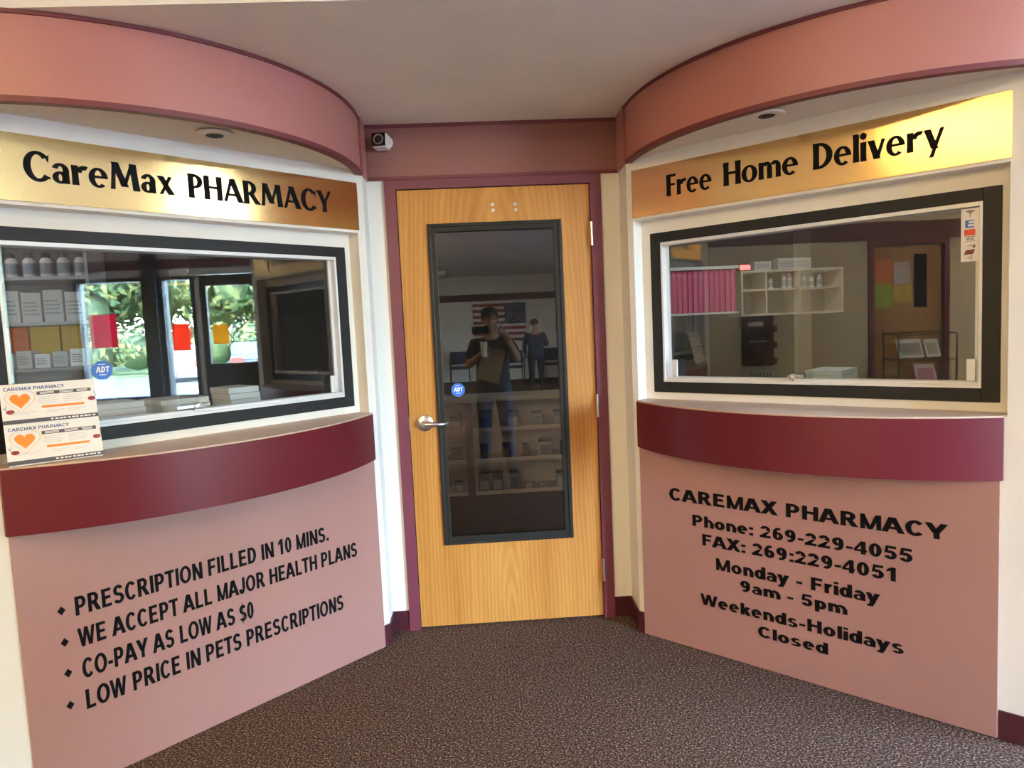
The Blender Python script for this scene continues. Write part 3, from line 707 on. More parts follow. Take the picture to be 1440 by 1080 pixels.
cx = (PS0+PS1)/2 - .001
bm = B(); plate(bm, [(cx-.014, 1.792), (cx, 1.795), (cx+.014, 1.792), (cx+.008, 1.786), (cx+.002, 1.783), (cx+.001, 1.768), (cx-.001, 1.768), (cx-.002, 1.783), (cx-.008, 1.786)], yy-.0012, yy-.0007); part('emblem', bm, M_greyprint, t)
bm = B(); box(bm, cx-.014, cx+.011, yy-.0012, yy-.0007, 1.735, 1.761); part('card_mark', bm, M_blue, t, 'blue square mark')
bm = B(); box(bm, cx-.004, cx+.010, yy-.0015, yy-.0013, 1.750, 1.757); part('fine_print', bm, M_stw, t); bm = B(); box(bm, cx-.006, cx+.010, yy-.0015, yy-.0013, 1.740, 1.747); part('fine_print', bm, M_stw, t)
bm = B(); box(bm, cx-.017, cx+.015, yy-.0012, yy-.0007, 1.710, 1.730, 0); part('card_mark', bm, M_red, t, 'red bar mark')
bm = B(); box(bm, cx-.016, cx+.015, yy-.0012, yy-.0007, 1.7045, 1.7065); box(bm, cx-.016, cx+.015, yy-.0012, yy-.0007, 1.6895, 1.691); part('rule', bm, M_greyprint, t)
part('lettering', lettering('VISA', cx-.011, cx+.011, 1.6935, .009, yy-.0007, .0005), M_navy, t)
bm = B(); plate(bm, [(cx-.017, 1.674), (cx+.015, 1.678), (cx+.015, 1.668), (cx+.004, 1.668), (cx+.012, 1.674)], yy-.0012, yy-.0007); part('swoosh', bm, M_plum, t)
bm = B(); plate(bm, [(cx-.018, 1.645), (cx+.010, 1.647), (cx+.014, 1.663), (cx-.012, 1.660)], yy-.0012, yy-.0007); part('card_mark', bm, M_plum, t, 'plum slanted mark')
bm = B()
for k in range(4): box(bm, cx-.010+k*.005, cx-.008+k*.005, yy-.0012, yy-.0007, 1.633-k*.0025, 1.635+k*.0025+.002)
part('contactless_mark', bm, M_greyprint, t)

# ------------------------------------------------------------------ leaflets on the left counter
M_orange = mat('orange_print', (0.95, 0.27, 0.02), 0.5); M_dgrey = mat('slate_print', (0.085, 0.085, 0.11), 0.5); M_bluegrey = mat('slate_blue_print', (0.10, 0.15, 0.32), 0.5)
M_berry = mat('berry_print', (0.30, 0.03, 0.04), 0.5); M_tan = mat('tan_line', (0.75, 0.58, 0.36), 0.6); M_lightp = mat('pale_print', (0.55, 0.55, 0.58), 0.6)
FH = FL @ Matrix.Translation((-1.492, -.060, 1.1105)) @ Matrix.Rotation(math.radians(-9), 4, 'Z') @ Matrix.Rotation(math.radians(-15), 4, 'X')
hold = thing('leaflet_holder', 'white two-tier leaflet holder leaning at the far end of the left counter', 'holder', FH, (0, 0, 0))
bm = B(); box(bm, -.125, .125, .004, .008, .002, .262); part('back_plate', bm, M_plastic, hold)
bm = B(); box(bm, -.125, .125, -.006, .004, .0005, .003); part('ledge', bm, M_plastic, hold); bm = B(); box(bm, -.125, .125, -.002, .004, .1325-.0005, .1335); part('ledge', bm, M_plastic, hold)
def heart(cx, cz, r, n=28):
    out = []
    for i in range(n):
        a = 2*PI*i/n; out.append((cx + r*math.sin(a)**3, cz + r*(13*math.cos(a)-5*math.cos(2*a)-2*math.cos(3*a)-math.cos(4*a))/16))
    return out
def leaflet(label, z0):
    t = thing('leaflet', label, 'leaflet', FH, (0, 0, z0), 'leaflets in the holder')
    w, h = .1285, .129; y1 = .0035; y0 = y1-.003; yp = y0-.0001; yt = yp-.0005
    bm = B(); box(bm, -w, w, y0, y1, z0, z0+h); part('card', bm, M_paper, t)
    part('lettering', lettering('CAREMAX PHARMACY', -w+.010, -w+.172, z0+h-.021, .0105, yp, .0005, (.23, .17)), M_bluegrey, t)
    bm = B(); plate(bm, heart(-w+.050, z0+.076, .027), yt, yp); part('heart', bm, M_orange, t, 'orange heart')
    o = heart(-w+.051, z0+.075, .041); i_ = heart(-w+.051, z0+.075, .0388); bm = B()
    for k in range(len(o)):
        if 3 < k < 25 or k < 2: plate(bm, [o[k], o[(k+1) % len(o)], i_[(k+1) % len(o)], i_[k]], yt, yp)
    part('heart_outline', bm, M_tan, t)
    bm = B(); box(bm, -w, w, yt, yp, z0+.001, z0+.014); box(bm, -w+.095, w-.012, yt, yp, z0+.089, z0+.100); part('dark_strip', bm, M_dgrey, t)
    bm = B()
    for k in range(11): box(bm, -w+.125+k*.0115, -w+.132+k*.0115+.0015*(k % 3), yt-.0004, yt-.0001, z0+.0055, z0+.010)
    part('white_print', bm, M_stw, t); bm = B()
    for a_, b_ in ((.104, .142), (.157, .195), (.205, .235)):
        for zz in (.0965, .0925): box(bm, -w+a_, -w+b_, yt-.0004, yt-.0001, z0+zz-.001, z0+zz+.001)
    part('white_print', bm, M_stw, t)
    bm = B(); box(bm, -w+.105, w-.035, yt, yp, z0+.046, z0+.053); part('orange_strip', bm, M_orange, t)
    bm = B()
    for k in range(4):
        for a_, b_ in ((.098, .150), (.165, .218)): box(bm, -w+a_, -w+b_-.006*(k % 2), yt, yp, z0+.081-k*.0062, z0+.0822-k*.0062)
    for a_, b_ in ((.025, .090), (.115, .165), (.175, .225)):
        for k in range(2): box(bm, -w+a_, -w+b_-.02*k, yt, yp, z0+.036-k*.005, z0+.0371-k*.005)
    part('small_print', bm, M_lightp, t)
    for (cx, cz) in ((-w+.022, z0+.040), (w-.013, z0+.064)):
        bm = B(); plate(bm, [(cx+.011*math.cos(a*PI/8), cz+.0068*math.sin(a*PI/8)) for a in range(16)], yt, yp); part('berry', bm, M_berry, t, 'dark red berry drawing')
        bm = B(); sgn = 1 if cx < 0 else -1
        plate(bm, [(cx-sgn*.008, cz+.003), (cx-sgn*.018, cz+.014), (cx-sgn*.017, cz+.015), (cx-sgn*.007, cz+.004)], yt, yp)
        plate(bm, [(cx-sgn*.014, cz+.010), (cx-sgn*.009, cz+.022), (cx-sgn*.008, cz+.022), (cx-sgn*.0128, cz+.010)], yt, yp); part('stem', bm, M_plum, t)
leaflet('white leaflet with orange heart, upper of the two in the counter holder', .1325)
leaflet('white leaflet with orange heart, lower of the two in the counter holder', .0035)

# ================================================================== BEHIND THE GLASS
# shelf of packaged goods seen through the door glass
SY = 1.17
t = thing('display_shelf', 'almond display shelving with three tiers behind the oak door glass', 'shelf', I4, (.1, 1.3, 0))
bm = B(); box(bm, -.9, 1.1, SY+.26, SY+.29, .36, 1.02); part('back_panel', bm, M_shelfw, t)
for z in (.388, .604, .808):
    bm = B(); box(bm, -.9, 1.1, SY, SY+.26, z-.012, z); box(bm, -.9, 1.1, SY-.004, SY, z-.014, z+.012); part('shelf_board', bm, M_shelfw, t)
bm = B(); box(bm, -.9, 1.1, SY-.02, SY+.29, .99, 1.022, .004); part('top_ledge', bm, M_shelfw, t)
bm = B(); box(bm, -.9, 1.1, SY+.02, SY+.29, 0, .372); part('base', bm, M_hole, t, 'black base')
for x in (-.188, .62):
    bm = B(); box(bm, x-.024, x+.024, SY-.012, SY-.005, 0, .988); part('upright', bm, M_hole, t, 'dark upright')
PK = [mat('package_black', '#23262c', .5), mat('package_navy', '#2b3566', .5), mat('package_grey', '#7d8790', .5), mat('package_olive', '#6a6a3c', .5), mat('package_clear', '#b9bcb2', .3), mat('package_green', '#3c4a3a', .5)]
def package(x0, x1, z0, h, ci, label, group, y=SY+.03, hang=True):
    t = thing('blister_pack', label, 'package', I4, ((x0+x1)/2, y, z0), group)
    bm = B(); box(bm, x0, x1, y, y+.035, z0+.0005, z0+h, .003); part('card', bm, PK[ci], t)
    bm = B(); box(bm, x0+.12*(x1-x0), x1-.12*(x1-x0), y-.012, y-.0005, z0+.012, z0+h*.62, .004); part('blister', bm, PK[(ci+2) % 6 if ci != 4 else 2], t)
    if h > .07: bm = B(); box(bm, x0, x1, y-.002, y-.0005, z0+h*.82, z0+h-.001); part('header', bm, PK[0], t)
gp = ('packages on the top tier', 'packages on the middle tier', 'packages on the bottom tier')
for a in [(-.31, -.235, .809, .10, 2, 'small grey pack left of the upright on the top tier', gp[0]), (-.124, -.036, .809, .125, 5, 'dark green pack first right of the upright on the top tier', gp[0]),
          (.066, .140, .809, .118, 2, 'grey pack in the middle of the top tier behind the door glass', gp[0]), (.230, .295, .809, .105, 4, 'pale clear pack third right of the upright on the top tier', gp[0]),
          (.372, .45, .809, .105, 2, 'grey pack at the right edge of the top tier', gp[0]),
          (-.315, -.245, .605, .09, 5, 'small green pack left of the upright on the middle tier', gp[1]), (-.122, -.072, .605, .10, 1, 'narrow navy pack first right of the upright on the middle tier', gp[1]),
          (.022, .078, .605, .10, 1, 'navy pack in the middle of the middle tier', gp[1]), (.158, .200, .605, .092, 1, 'slim violet navy box right of centre on the middle tier', gp[1]),
          (.264, .354, .605, .12, 4, 'wide pale pack with dark header on the middle tier', gp[1]), (.41, .48, .605, .10, 0, 'black pack at the right edge of the middle tier', gp[1]),
          (-.30, -.245, .389, .085, 2, 'small grey pack left of the upright on the bottom tier', gp[2]), (-.143, -.066, .389, .122, 0, 'black pack first right of the upright on the bottom tier', gp[2]),
          (-.058, .020, .389, .122, 0, 'black pack second right of the upright on the bottom tier', gp[2]), (.062, .120, .389, .134, 3, 'olive pack with black top on the bottom tier', gp[2]),
          (.170, .208, .389, .035, 4, 'tiny clear box left of its twin on the bottom tier', gp[2]), (.270, .306, .389, .035, 4, 'tiny clear box right of its twin on the bottom tier', gp[2]),
          (.375, .46, .389, .115, 2, 'grey pack at the right edge of the bottom tier', gp[2])]: package(*a)

# shelf unit seen through the far end of the left window
FS = Matrix.Translation((-2.29, .30, 0)) @ Matrix.Rotation(math.radians(12), 4, 'Z')
t = thing('shelf_unit', 'grey shelf unit of bottles and cartons behind the left window', 'shelf', FS, (0, 0, 0))
for z in (1.00, 1.372, 1.604, 1.832, 2.06):
    bm = B(); box(bm, -.55, .20, 0, .30, z-.016, z); part('shelf_board', bm, M_shelfg, t)
bm = B(); box(bm, -.55, .20, .30, .315, 0, 2.08); part('back_panel', bm, M_shelfg, t)
for x in (-.566, .2):
    bm = B(); box(bm, x, x+.016, 0, .30, 0, 2.08); part('side_panel', bm, M_shelfg, t)
M_cap = mat('black_cap', (.012, .012, .013), .4); M_bott = mat('white_bottle', (.7, .7, .68), .4); M_lab = mat('bottle_label', (.38, .42, .45), .6)
def bottle(name, F, x, y, z, h, r, label, group, capm, bodym):
    t = thing(name, label, 'bottle', F, (x, y, z), group)
    bm = B(); lathe(bm, [(r*.96, .0005), (r, .004), (r, h*.68), (r*.62, h*.78), (r*.62, h*.80)], (x, y, z), 'z', 16); part('body', bm, bodym, t)
    bm = B(); lathe(bm, [(r*.72, h*.80), (r*.72, h*.99), (r*.66, h)], (x, y, z), 'z', 16); part('cap', bm, capm, t)
    bm = B(); lathe(bm, [(r*1.01, h*.15), (r*1.01, h*.58)], (x, y, z), 'z', 16); part('label', bm, M_lab, t)
    return t
for k in range(9):
    bottle('bottle', FS, -.46+k*.078, .07, 1.8325, .125, .028, 'black capped white bottle in the row on the top shelf behind the left window', 'black capped bottles on the top shelf', M_cap, M_bott)
M_carton = mat('grey_carton', (.55, .56, .55), .6); M_cprint = mat('carton_print', (.30, .31, .32), .6)
def carton(F, x0, x1, y, z, h, label, group, m=M_carton):
    t = thing('carton', label, 'carton', F, ((x0+x1)/2, y, z), group)
    bm = B(); box(bm, x0, x1, y, y+.12, z+.0005, z+h, .002); part('box', bm, m, t)
    bm = B()
    for q in range(4): box(bm, x0+.008, x1-.012-.008*(q % 2), y-.0008, y-.0001, z+h*.25+q*h*.13, z+h*.30+q*h*.13)
    part('print', bm, M_cprint, t)
for k in range(7): carton(FS, -.50+k*.098, -.412+k*.098, .03, 1.6045, .15+.012*(k % 2), 'grey printed carton in the row on the middle shelf behind the left window', 'printed cartons on the middle shelf')
M_obin = mat('orange_bin_plastic', (.80, .17, .045), .4); M_ybin = mat('yellow_bin_plastic', (.72, .46, .05), .4)
def bin_(x0, x1, m, label):
    t = thing('storage_bin', label, 'bin', FS, ((x0+x1)/2, .12, 1.373), 'coloured bins on the lower shelf')
    bm = B(); box(bm, x0, x1, .12, .128, 1.373, 1.585); box(bm, x0, x1, .26, .268, 1.373, 1.585); box(bm, x0, x0+.006, .128, .26, 1.373, 1.585); box(bm, x1-.006, x1, .128, .26, 1.373, 1.585); box(bm, x0, x1, .128, .26, 1.373, 1.38); part('tray', bm, m, t)
    bm = B(); box(bm, x0+.01, x1-.01, .116, .1195, 1.56, 1.583); part('lip', bm, m, t)
bin_(-.27, -.125, M_obin, 'orange plastic bin on the lower shelf behind the left window')
bin_(-.115, .02, M_ybin, 'yellow plastic bin next to the orange bin behind the left window')
bin_(.03, .165, M_ybin, 'yellow plastic bin at the right end of the lower shelf behind the left window')
for k in range(6): carton(FS, -.30+k*.08, -.232+k*.08, -.008, 1.3725, .07+.01*(k % 3), 'small pale carton in front of the coloured bins', 'small cartons in front of the bins', M_paper if k % 2 else M_carton)

# desks just inside both windows
for nm, F, sg, a, b, lb in (('desk', FL, -1, .30, 1.62, 'desk just inside the left window'), ('desk', FR, 1, .36, 1.66, 'desk just inside the right window')):
    t = thing(nm, lb, 'desk', F, (sg*(a+b)/2, .45, 0)); x0, x1 = sorted((sg*a, sg*b))
    bm = B(); box(bm, x0, x1, .17, .80, 1.07, 1.10, .003); part('top', bm, M_shelfg, t)
    for x in (x0+.04, x1-.08):
        bm = B(); box(bm, x, x+.04, .70, .74, 0, 1.07); part('leg', bm, M_shelfg, t)
        bm = B(); box(bm, x, x+.04, .22, .26, 0, 1.07); part('leg', bm, M_shelfg, t)
def stack(F, x0, x1, y0, y1, z1, label, m, cat='paper'):
    bm = B(); n = 6
    for k in range(n):
        za = 1.1005 + (z1-1.1005)*k/n; zb = 1.1005 + (z1-1.1005)*(k+.93)/n; o = .003*math.sin(k*2.3)
        box(bm, x0+o, x1+o, y0-o, y1-o, za, zb)
    return solo('paper_stack', bm, m, label, cat, F, ((x0+x1)/2, (y0+y1)/2, 1.1005), 'paper stacks on the desks')
stack(FL, -1.28, -1.07, .34, .55, 1.247, 'white paper stack under the alarm sticker behind the left window', M_paper)
stack(FL, -1.00, -.80, .36, .58, 1.236, 'white paper stack behind the lock of the left window', M_paper)
stack(FL, -.72, -.58, .34, .52, 1.262, 'white paper stack right of the lock of the left window', M_paper)
stack(FR, .93, 1.08, .34, .56, 1.225, 'pale blue paper stack behind the lock of the right window', mat('pale_blue_paper', (.45, .62, .70), .6))

# blinds and shelves at the back, seen through the right window
M_slat = mat('magenta_slat', (.85, .09, .30), .5)
t = thing('window_blind', 'row of upright magenta blind slats seen through the right window', 'blind', I4, (1.7, 2.62, 1.50))
bm = B(); box(bm, 1.22, 2.18, 2.58, 2.66, 1.885, 1.91); part('head_rail', bm, M_plastic, t)
bm = B(); box(bm, 1.22, 2.18, 2.60, 2.64, 1.500, 1.516); part('bottom_rail', bm, M_plastic, t)
for k in range(20):
    x = 1.245+k*.047
    bm = B(); prism(bm, [(x-.020, 2.605), (x, 2.597), (x+.020, 2.612), (x+.020, 2.615), (x, 2.600), (x-.020, 2.608)], 1.518, 1.884); part('slat', bm, M_slat, t)
t = thing('bookshelf', 'white open wall shelf of bottles beside the magenta blind', 'shelf', I4, (2.6, 2.75, 0))
for z in (1.485, 1.70, 1.86):
    bm = B(); box(bm, 2.22, 3.1, 2.6, 2.9, z-.018, z); part('shelf_board', bm, M_shelfw, t)
for x in (2.205, 2.42, 2.72, 3.1):
    bm = B(); box(bm, x, x+.015, 2.6, 2.9, 1.467, 1.86); part('side_panel', bm, M_shelfw, t)
bm = B(); box(bm, 2.205, 3.115, 2.9, 2.91, 1.467, 1.86); part('back_panel', bm, M_shelfg, t)
for k, (x, h) in enumerate([(2.50, .09), (2.62, .13), (2.67, .12), (2.80, .10), (2.87, .09), (2.94, .11)]):
    bottle('bottle', I4, x, 2.68, 1.7005, h, .020, 'white capped bottle on the open shelf beside the magenta blind', 'white bottles on the open shelf', M_bott, M_bott)
carton(I4, 2.35, 2.50, 2.66, 1.8605, .08, 'pale carton on top of the white shelf beside the red clock', 'cartons on the white shelf')
carton(I4, 2.56, 2.86, 2.66, 1.8605, .10, 'wide pale carton on top of the white shelf', 'cartons on the white shelf')
t = thing('digital_clock', 'small clock glowing red on top of the white shelf', 'clock', I4, (2.26, 2.68, 1.8605))
bm = B(); box(bm, 2.21, 2.32, 2.66, 2.72, 1.861, 1.925, .004); part('case', bm, M_blackplastic, t)
bm = B(); box(bm, 2.218, 2.312, 2.657, 2.6595, 1.872, 1.915); part('display', bm, emit('red_glow', (1.0, .05, .06), 1.6), t, 'red lit display')
# dim ceiling lights of that room
def panel_light(name, loc, sx, sy, st, col, label, group, grow=.0):
    x, y, z = loc; t = thing(name, label, 'light', I4, (x, y, z), group)
    bm = B(); frame_boxes(bm, x-sx/2-.03, x+sx/2+.03, 0, 1, .03, .03, 0, 1) if False else None
    bm = B(); box(bm, x-sx/2-.03, x+sx/2+.03, y-sy/2-.03, y+sy/2+.03, z-.035, z-.0005, .006); part('body', bm, M_plastic, t)
    bm = B(); box(bm, x-sx/2, x+sx/2, y-sy/2, y+sy/2, z-.075, z-.0355, .015); part('diffuser', bm, emit(name+'_%d_%s' % (st*10, label[:6]), col, st), t)
panel_light('ceiling_light', (-2.6, -.55, 2.66), .5, .5, 6, (1, .97, .92), 'square ceiling light over the shelf unit behind the left wall', 'ceiling lights of the back room')
panel_light('ceiling_light', (2.1, 1.3, 2.66), .5, .5, 14, (1, .97, .92), 'square ceiling light before the magenta blind', 'ceiling lights of the back room')

# ================================================================== THE LOBBY BEHIND THE CAMERA (seen in the glass)
WARM = (1.0, .69, .27); COOL = (.92, .97, 1.0)
panel_light('tube_light', (-1.60, -3.35, 2.9), .10, 1.22, LAMP_WARM*.4, WARM, 'long warm ceiling light left of the photographer', 'tube lights on the lobby ceiling')
panel_light('tube_light', (-1.55, -7.2, 2.9), .30, 1.22, LAMP_WARM*.85, WARM, 'wide warm ceiling light beyond the wire brochure rack', 'tube lights on the lobby ceiling')
panel_light('tube_light', (-2.70, -6.8, 2.9), .30, 1.22, LAMP_WARM*.85, WARM, 'long warm ceiling light beyond the brown door', 'tube lights on the lobby ceiling')
panel_light('tube_light', (-1.60, -11.0, 2.9), .16, 1.22, LAMP_COOL, (1, .9, .78), 'long ceiling light at the far left of the lobby', 'tube lights on the lobby ceiling')
panel_light('tube_light', (3.40, -7.5, 2.9), .16, 1.22, LAMP_COOL, COOL, 'long cool ceiling light near the shopfront windows', 'tube lights on the lobby ceiling')
panel_light('tube_light', (3.20, -12.0, 2.9), .16, 1.22, LAMP_COOL, COOL, 'long cool ceiling light at the far right of the lobby', 'tube lights on the lobby ceiling')

panel_light('tube_light', (-1.80, -5.2, 2.9), .16, 1.0, LAMP_WARM*.55, WARM, 'warm ceiling light opposite the brown door', 'tube lights on the lobby ceiling')  # unseen lamp, added to lift the brown door in the reflection
panel_light('tube_light', (3.30, -1.95, 2.9), .22, 1.10, 55, COOL, 'cool ceiling light between the entry door and the right bay', 'tube lights on the lobby ceiling')  # unseen lamp, added to reach the left wall and sign, not the right
# brown door on the left lobby wall with notices
d2 = bpy.data.objects.new('door_2', None); C.objects.link(d2); d2['kind'] = 'structure'; BASE[d2.name] = Vector((0, 0, 0))
bm = B(); box(bm, -3.47, -3.43, DY0+.002, DY1-.002, .01, 2.15); part('door_leaf', bm, M_oakdark, d2)
bm = B()
box(bm, -3.54, -3.385, DY0-.058, DY0, 0, 2.215); box(bm, -3.54, -3.385, DY1, DY1+.058, 0, 2.215); box(bm, -3.54, -3.385, DY0, DY1, 2.152, 2.215); part('door_frame', bm, M_maroon, d2)
bm = B(); box(bm, -3.43, -3.424, -4.25, -4.11, 1.48, 2.05); part('vision_panel', bm, M_lens, d2)
bm = B(); tube(bm, [(-3.43, -4.34, 1.02), (-3.385, -4.34, 1.02), (-3.38, -4.25, 1.02)], .01); part('door_handle', bm, M_steel, d2)
def notice(y0, y1, z0, z1, col, label):
    t = thing('notice', label, 'notice', I4, (-3.4285, (y0+y1)/2, z0), 'notices on the brown door')
    bm = B(); box(bm, -3.4295, -3.4285, y0, y1, z0, z1); part('sheet', bm, mat('paper_'+label.split()[0], col, .6), t)
    bm = B(); w = y1-y0
    for k in range(5): box(bm, -3.4283, -3.4278, y0+.15*w, y1-.15*w-.1*w*(k % 2), z1-.05-.035*k, z1-.042-.035*k)
    part('print', bm, M_greyprint, t)
notice(-3.865, -3.69, 1.76, 2.00, (.85, .20, .05), 'orange notice taped at the upper left of the brown door')
notice(-4.06, -3.885, 1.74, 1.97, (.62, .62, .68), 'white notice taped beside the orange one on the brown door')
notice(-3.86, -3.68, 1.49, 1.74, (.33, .55, .05), 'green notice taped under the orange one on the brown door')
notice(-4.09, -3.88, 1.54, 1.72, (.65, .47, .06), 'yellow notice taped under the white one on the brown door')
# wire rack of brochures in front of it
t = thing('brochure_rack', 'black wire rack of brochures in front of the brown door', 'rack', I4, (-3.15, -4.0, 0))
RX0, RX1, RY0, RY1 = -3.28, -3.02, -4.30, -3.68
for x in (RX0, RX1):
    for y in (RY0, RY1):
        bm = B(); tube(bm, [(x, y, 0), (x, y, 1.26 if x == RX0 else 1.20)], .008); part('post', bm, M_wire, t)
for z in (.66, .95, 1.22):
    bm = B(); tube(bm, [(RX0, RY0, z), (RX1, RY0, z-.02), (RX1, RY1, z-.02), (RX0, RY1, z), (RX0, RY0, z)], .006)
    if z < 1.2:
        for k in range(1, 10): y = RY0+(RY1-RY0)*k/10; tube(bm, [(RX0, y, z), (RX1, y, z-.02)], .003, 6)
    part('wire_shelf', bm, M_wire, t)
def brochure(y0, y1, z0, z1, m, label):
    t = thing('brochure', label, 'brochure', I4, (-3.16, (y0+y1)/2, z0), 'brochures in the wire rack')
    bm = B(); plate(bm, [(-3.13, z0), (-3.21, z1), (-3.215, z1), (-3.135, z0)], y0, y1); part('cover', bm, M_paper, t)
    bm = B(); k = (z1-z0); plate(bm, [(-3.1285-.08*.15, z0+.15*k), (-3.1285-.08*.8, z0+.8*k), (-3.1295-.08*.8, z0+.8*k), (-3.1295-.08*.15, z0+.15*k)], y0+.02, y1-.02); part('picture', bm, m, t)
brochure(-4.03, -3.76, .958, 1.15, mat('grey_photo', (.30, .31, .32), .5), 'wide brochure with grey picture on the rack upper shelf')
brochure(-4.21, -4.06, .958, 1.14, mat('dark_photo', (.35, .33, .3), .5), 'small white brochure on the rack upper shelf')
brochure(-4.18, -3.96, .668, .88, mat('rose_photo', (.60, .22, .30), .5), 'brochure with rose picture on the rack lower shelf')
# dark wooden wall rack and wall vent
t = thing('wall_rack', 'dark red wooden wall rack hung left of the brown door', 'rack', I4, (-3.39, -2.35, .93))
M_mahog = mat('dark_mahogany', (.06, .012, .01), .4)
bm = B(); box(bm, -3.399, -3.385, -2.52, -2.17, .93, 1.47, .002); part('back_board', bm, M_mahog, t)
for z in (.95, 1.12, 1.29):
    bm = B(); box(bm, -3.385, -3.30, -2.52, -2.17, z, z+.012); box(bm, -3.312, -3.30, -2.52, -2.17, z+.012, z+.07); part('pocket', bm, M_mahog, t)
bm = B(); box(bm, -3.385, -3.36, -2.43, -2.26, 1.1325, 1.2); box(bm, -3.385, -3.37, -2.40, -2.24, 1.3025, 1.40)
solo('leaflet_bundle', bm, M_paper, 'pale leaflets standing in the dark wooden wall rack', 'leaflet', I4, (-3.375, -2.34, 1.1325))
t = thing('wall_vent', 'white wall vent with dark slots under the wooden wall rack', 'vent', I4, (-3.395, -2.37, .77))
bm = B(); box(bm, -3.399, -3.39, -2.52, -2.22, .75, .88, .002); part('grille', bm, M_plastic, t)
bm = B()
for k in range(7): box(bm, -3.3895, -3.389, -2.49+k*.037, -2.473+k*.037, .77, .86)
part('slots', bm, M_hole, t)

# flag on the far wall
FX0, FX1, FZ0, FZ1 = -.14, 1.33, 1.08, 2.13
t = thing('flag', 'striped flag with a star field hung on the far lobby wall', 'flag', I4, ((FX0+FX1)/2, -15.98, FZ0))
M_fr = mat('flag_red', (.36, .02, .04), .7); M_fw = mat('flag_white', (.78, .77, .76), .7); M_fb = mat('flag_blue', (.02, .03, .10), .7)
sh = (FZ1-FZ0)/13
for par, m, nm in ((0, M_fr, 'red_stripes'), (1, M_fw, 'white_stripes')):
    bm = B()
    for k in range(13):
        if k % 2 == par: box(bm, FX0, FX1, -15.984, -15.978, FZ1-(k+1)*sh, FZ1-k*sh)
    part(nm, bm, m, t)
CX0 = FX1-.40*(FX1-FX0)*1.0; CZ0 = FZ1-7*sh
bm = B(); box(bm, CX0, FX1, -15.9778, -15.9755, CZ0, FZ1); cn = part('canton', bm, M_fb, t)
bm = B()
for r_ in range(9):
    for c_ in range(6 if r_ % 2 == 0 else 5):
        cx = CX0+(FX1-CX0)*((c_*2+1+(r_ % 2))/12); cz = CZ0+(FZ1-CZ0)*((r_+1)/10)
        plate(bm, [((.024 if a % 2 == 0 else .010)*math.sin(a*PI/5)+cx, (.024 if a % 2 == 0 else .010)*math.cos(a*PI/5)+cz) for a in range(10)], -15.9753, -15.9745)
part('stars', bm, M_fw, cn)

# waiting chairs
def make_chair(x, y, rz, label):
    F = Matrix.Translation((x, y, 0)) @ Matrix.Rotation(rz, 4, 'Z'); t = thing('waiting_chair', label, 'chair', F, (0, 0, 0), 'waiting chairs by the far wall')
    M_cf = mat('navy_upholstery', (.03, .035, .08), .8)
    bm = B(); box(bm, -.23, .23, -.22, .22, .40, .46, .02); part('seat', bm, M_cf, t)
    bm = B(); box(bm, -.22, .22, -.26, -.22, .52, .86, .015); part('backrest', bm, M_cf, t)
    for sx in (-1, 1):
        bm = B(); tube(bm, [(sx*.25, .22, 0), (sx*.25, .22, .64)], .014); part('leg', bm, M_wire, t)
        bm = B(); tube(bm, [(sx*.25, -.25, 0), (sx*.25, -.24, .88)], .014); part('leg', bm, M_wire, t)
        bm = B(); box(bm, sx*.25-.025, sx*.25+.025, -.22, .25, .64, .67, .006); part('armrest', bm, M_wire, t)
    return t
ch = make_chair(-.55, -15.3, 0, 'waiting chair left of the flag')
dup(ch, Matrix.Translation((.85, -14.6, 0)) @ Matrix.Rotation(.2, 4, 'Z'), 'waiting chair under the flag, nearest the standing person')
dup(ch, Matrix.Translation((1.95, -15.2, 0)) @ Matrix.Rotation(-.1, 4, 'Z'), 'waiting chair right of the standing person')
# hanging tube lamp
t = thing('hanging_lamp', 'unlit tube lamp hanging from the lobby ceiling on two rods', 'lamp', I4, (-.75, -8.6, 2.4))
bm = B(); cyl(bm, (-1.35, -8.75, 2.42), (-.55, -8.55, 2.42), .055); part('tube', bm, mat('grey_lamp', (.18, .17, .16), .5), t)
for x, y in ((-1.2, -8.7125), (-.7, -8.5875)): bm = B(); cyl(bm, (x, y, 2.47), (x, y, 2.8995), .008, n=8); part('rod', bm, M_wire, t)

# ------------------------------------------------------------------ people (reflected in the door glass)
M_skin = mat('skin', (.38, .20, .13), .55); M_hair = mat('dark_hair', (.015, .011, .009), .7)
M_shirt = mat('dark_tee', (.014, .014, .020), .85); M_navyshirt = mat('navy_shirt', (.018, .022, .045), .85); M_jean = mat('blue_denim', (.035, .055, .13), .85, var=.15, vscale=20); M_darktr = mat('black_trousers', (.012, .012, .014), .85); M_shoe = mat('black_shoe', (.012, .011, .010), .5)
def skinned(name, V, E, rad, root, m, sub=2):
    me = bpy.data.meshes.new(name); me.from_pydata(V, E, []); o = bpy.data.objects.new(name, me); C.objects.link(o)
    sk = o.modifiers.new('skin', 'SKIN'); sk.use_smooth_shade = True
    if not me.skin_vertices: pass
    for i, sv in enumerate(me.skin_vertices[0].data):
        r_ = rad[i]; sv.radius = r_ if isinstance(r_, tuple) else (r_, r_); sv.use_root = (i == root)
    o.modifiers.new('sub', 'SUBSURF').levels = sub; o.modifiers['sub'].render_levels = sub
    dg = bpy.context.evaluated_depsgraph_get(); dg.update()
    nm = bpy.data.meshes.new_from_object(o.evaluated_get(dg)); bpy.data.objects.remove(o)
    bm = B(); bm.from_mesh(nm); bpy.data.meshes.remove(nm)
    for f in bm.faces: f.smooth = True; f.material_index = 0
    return bm
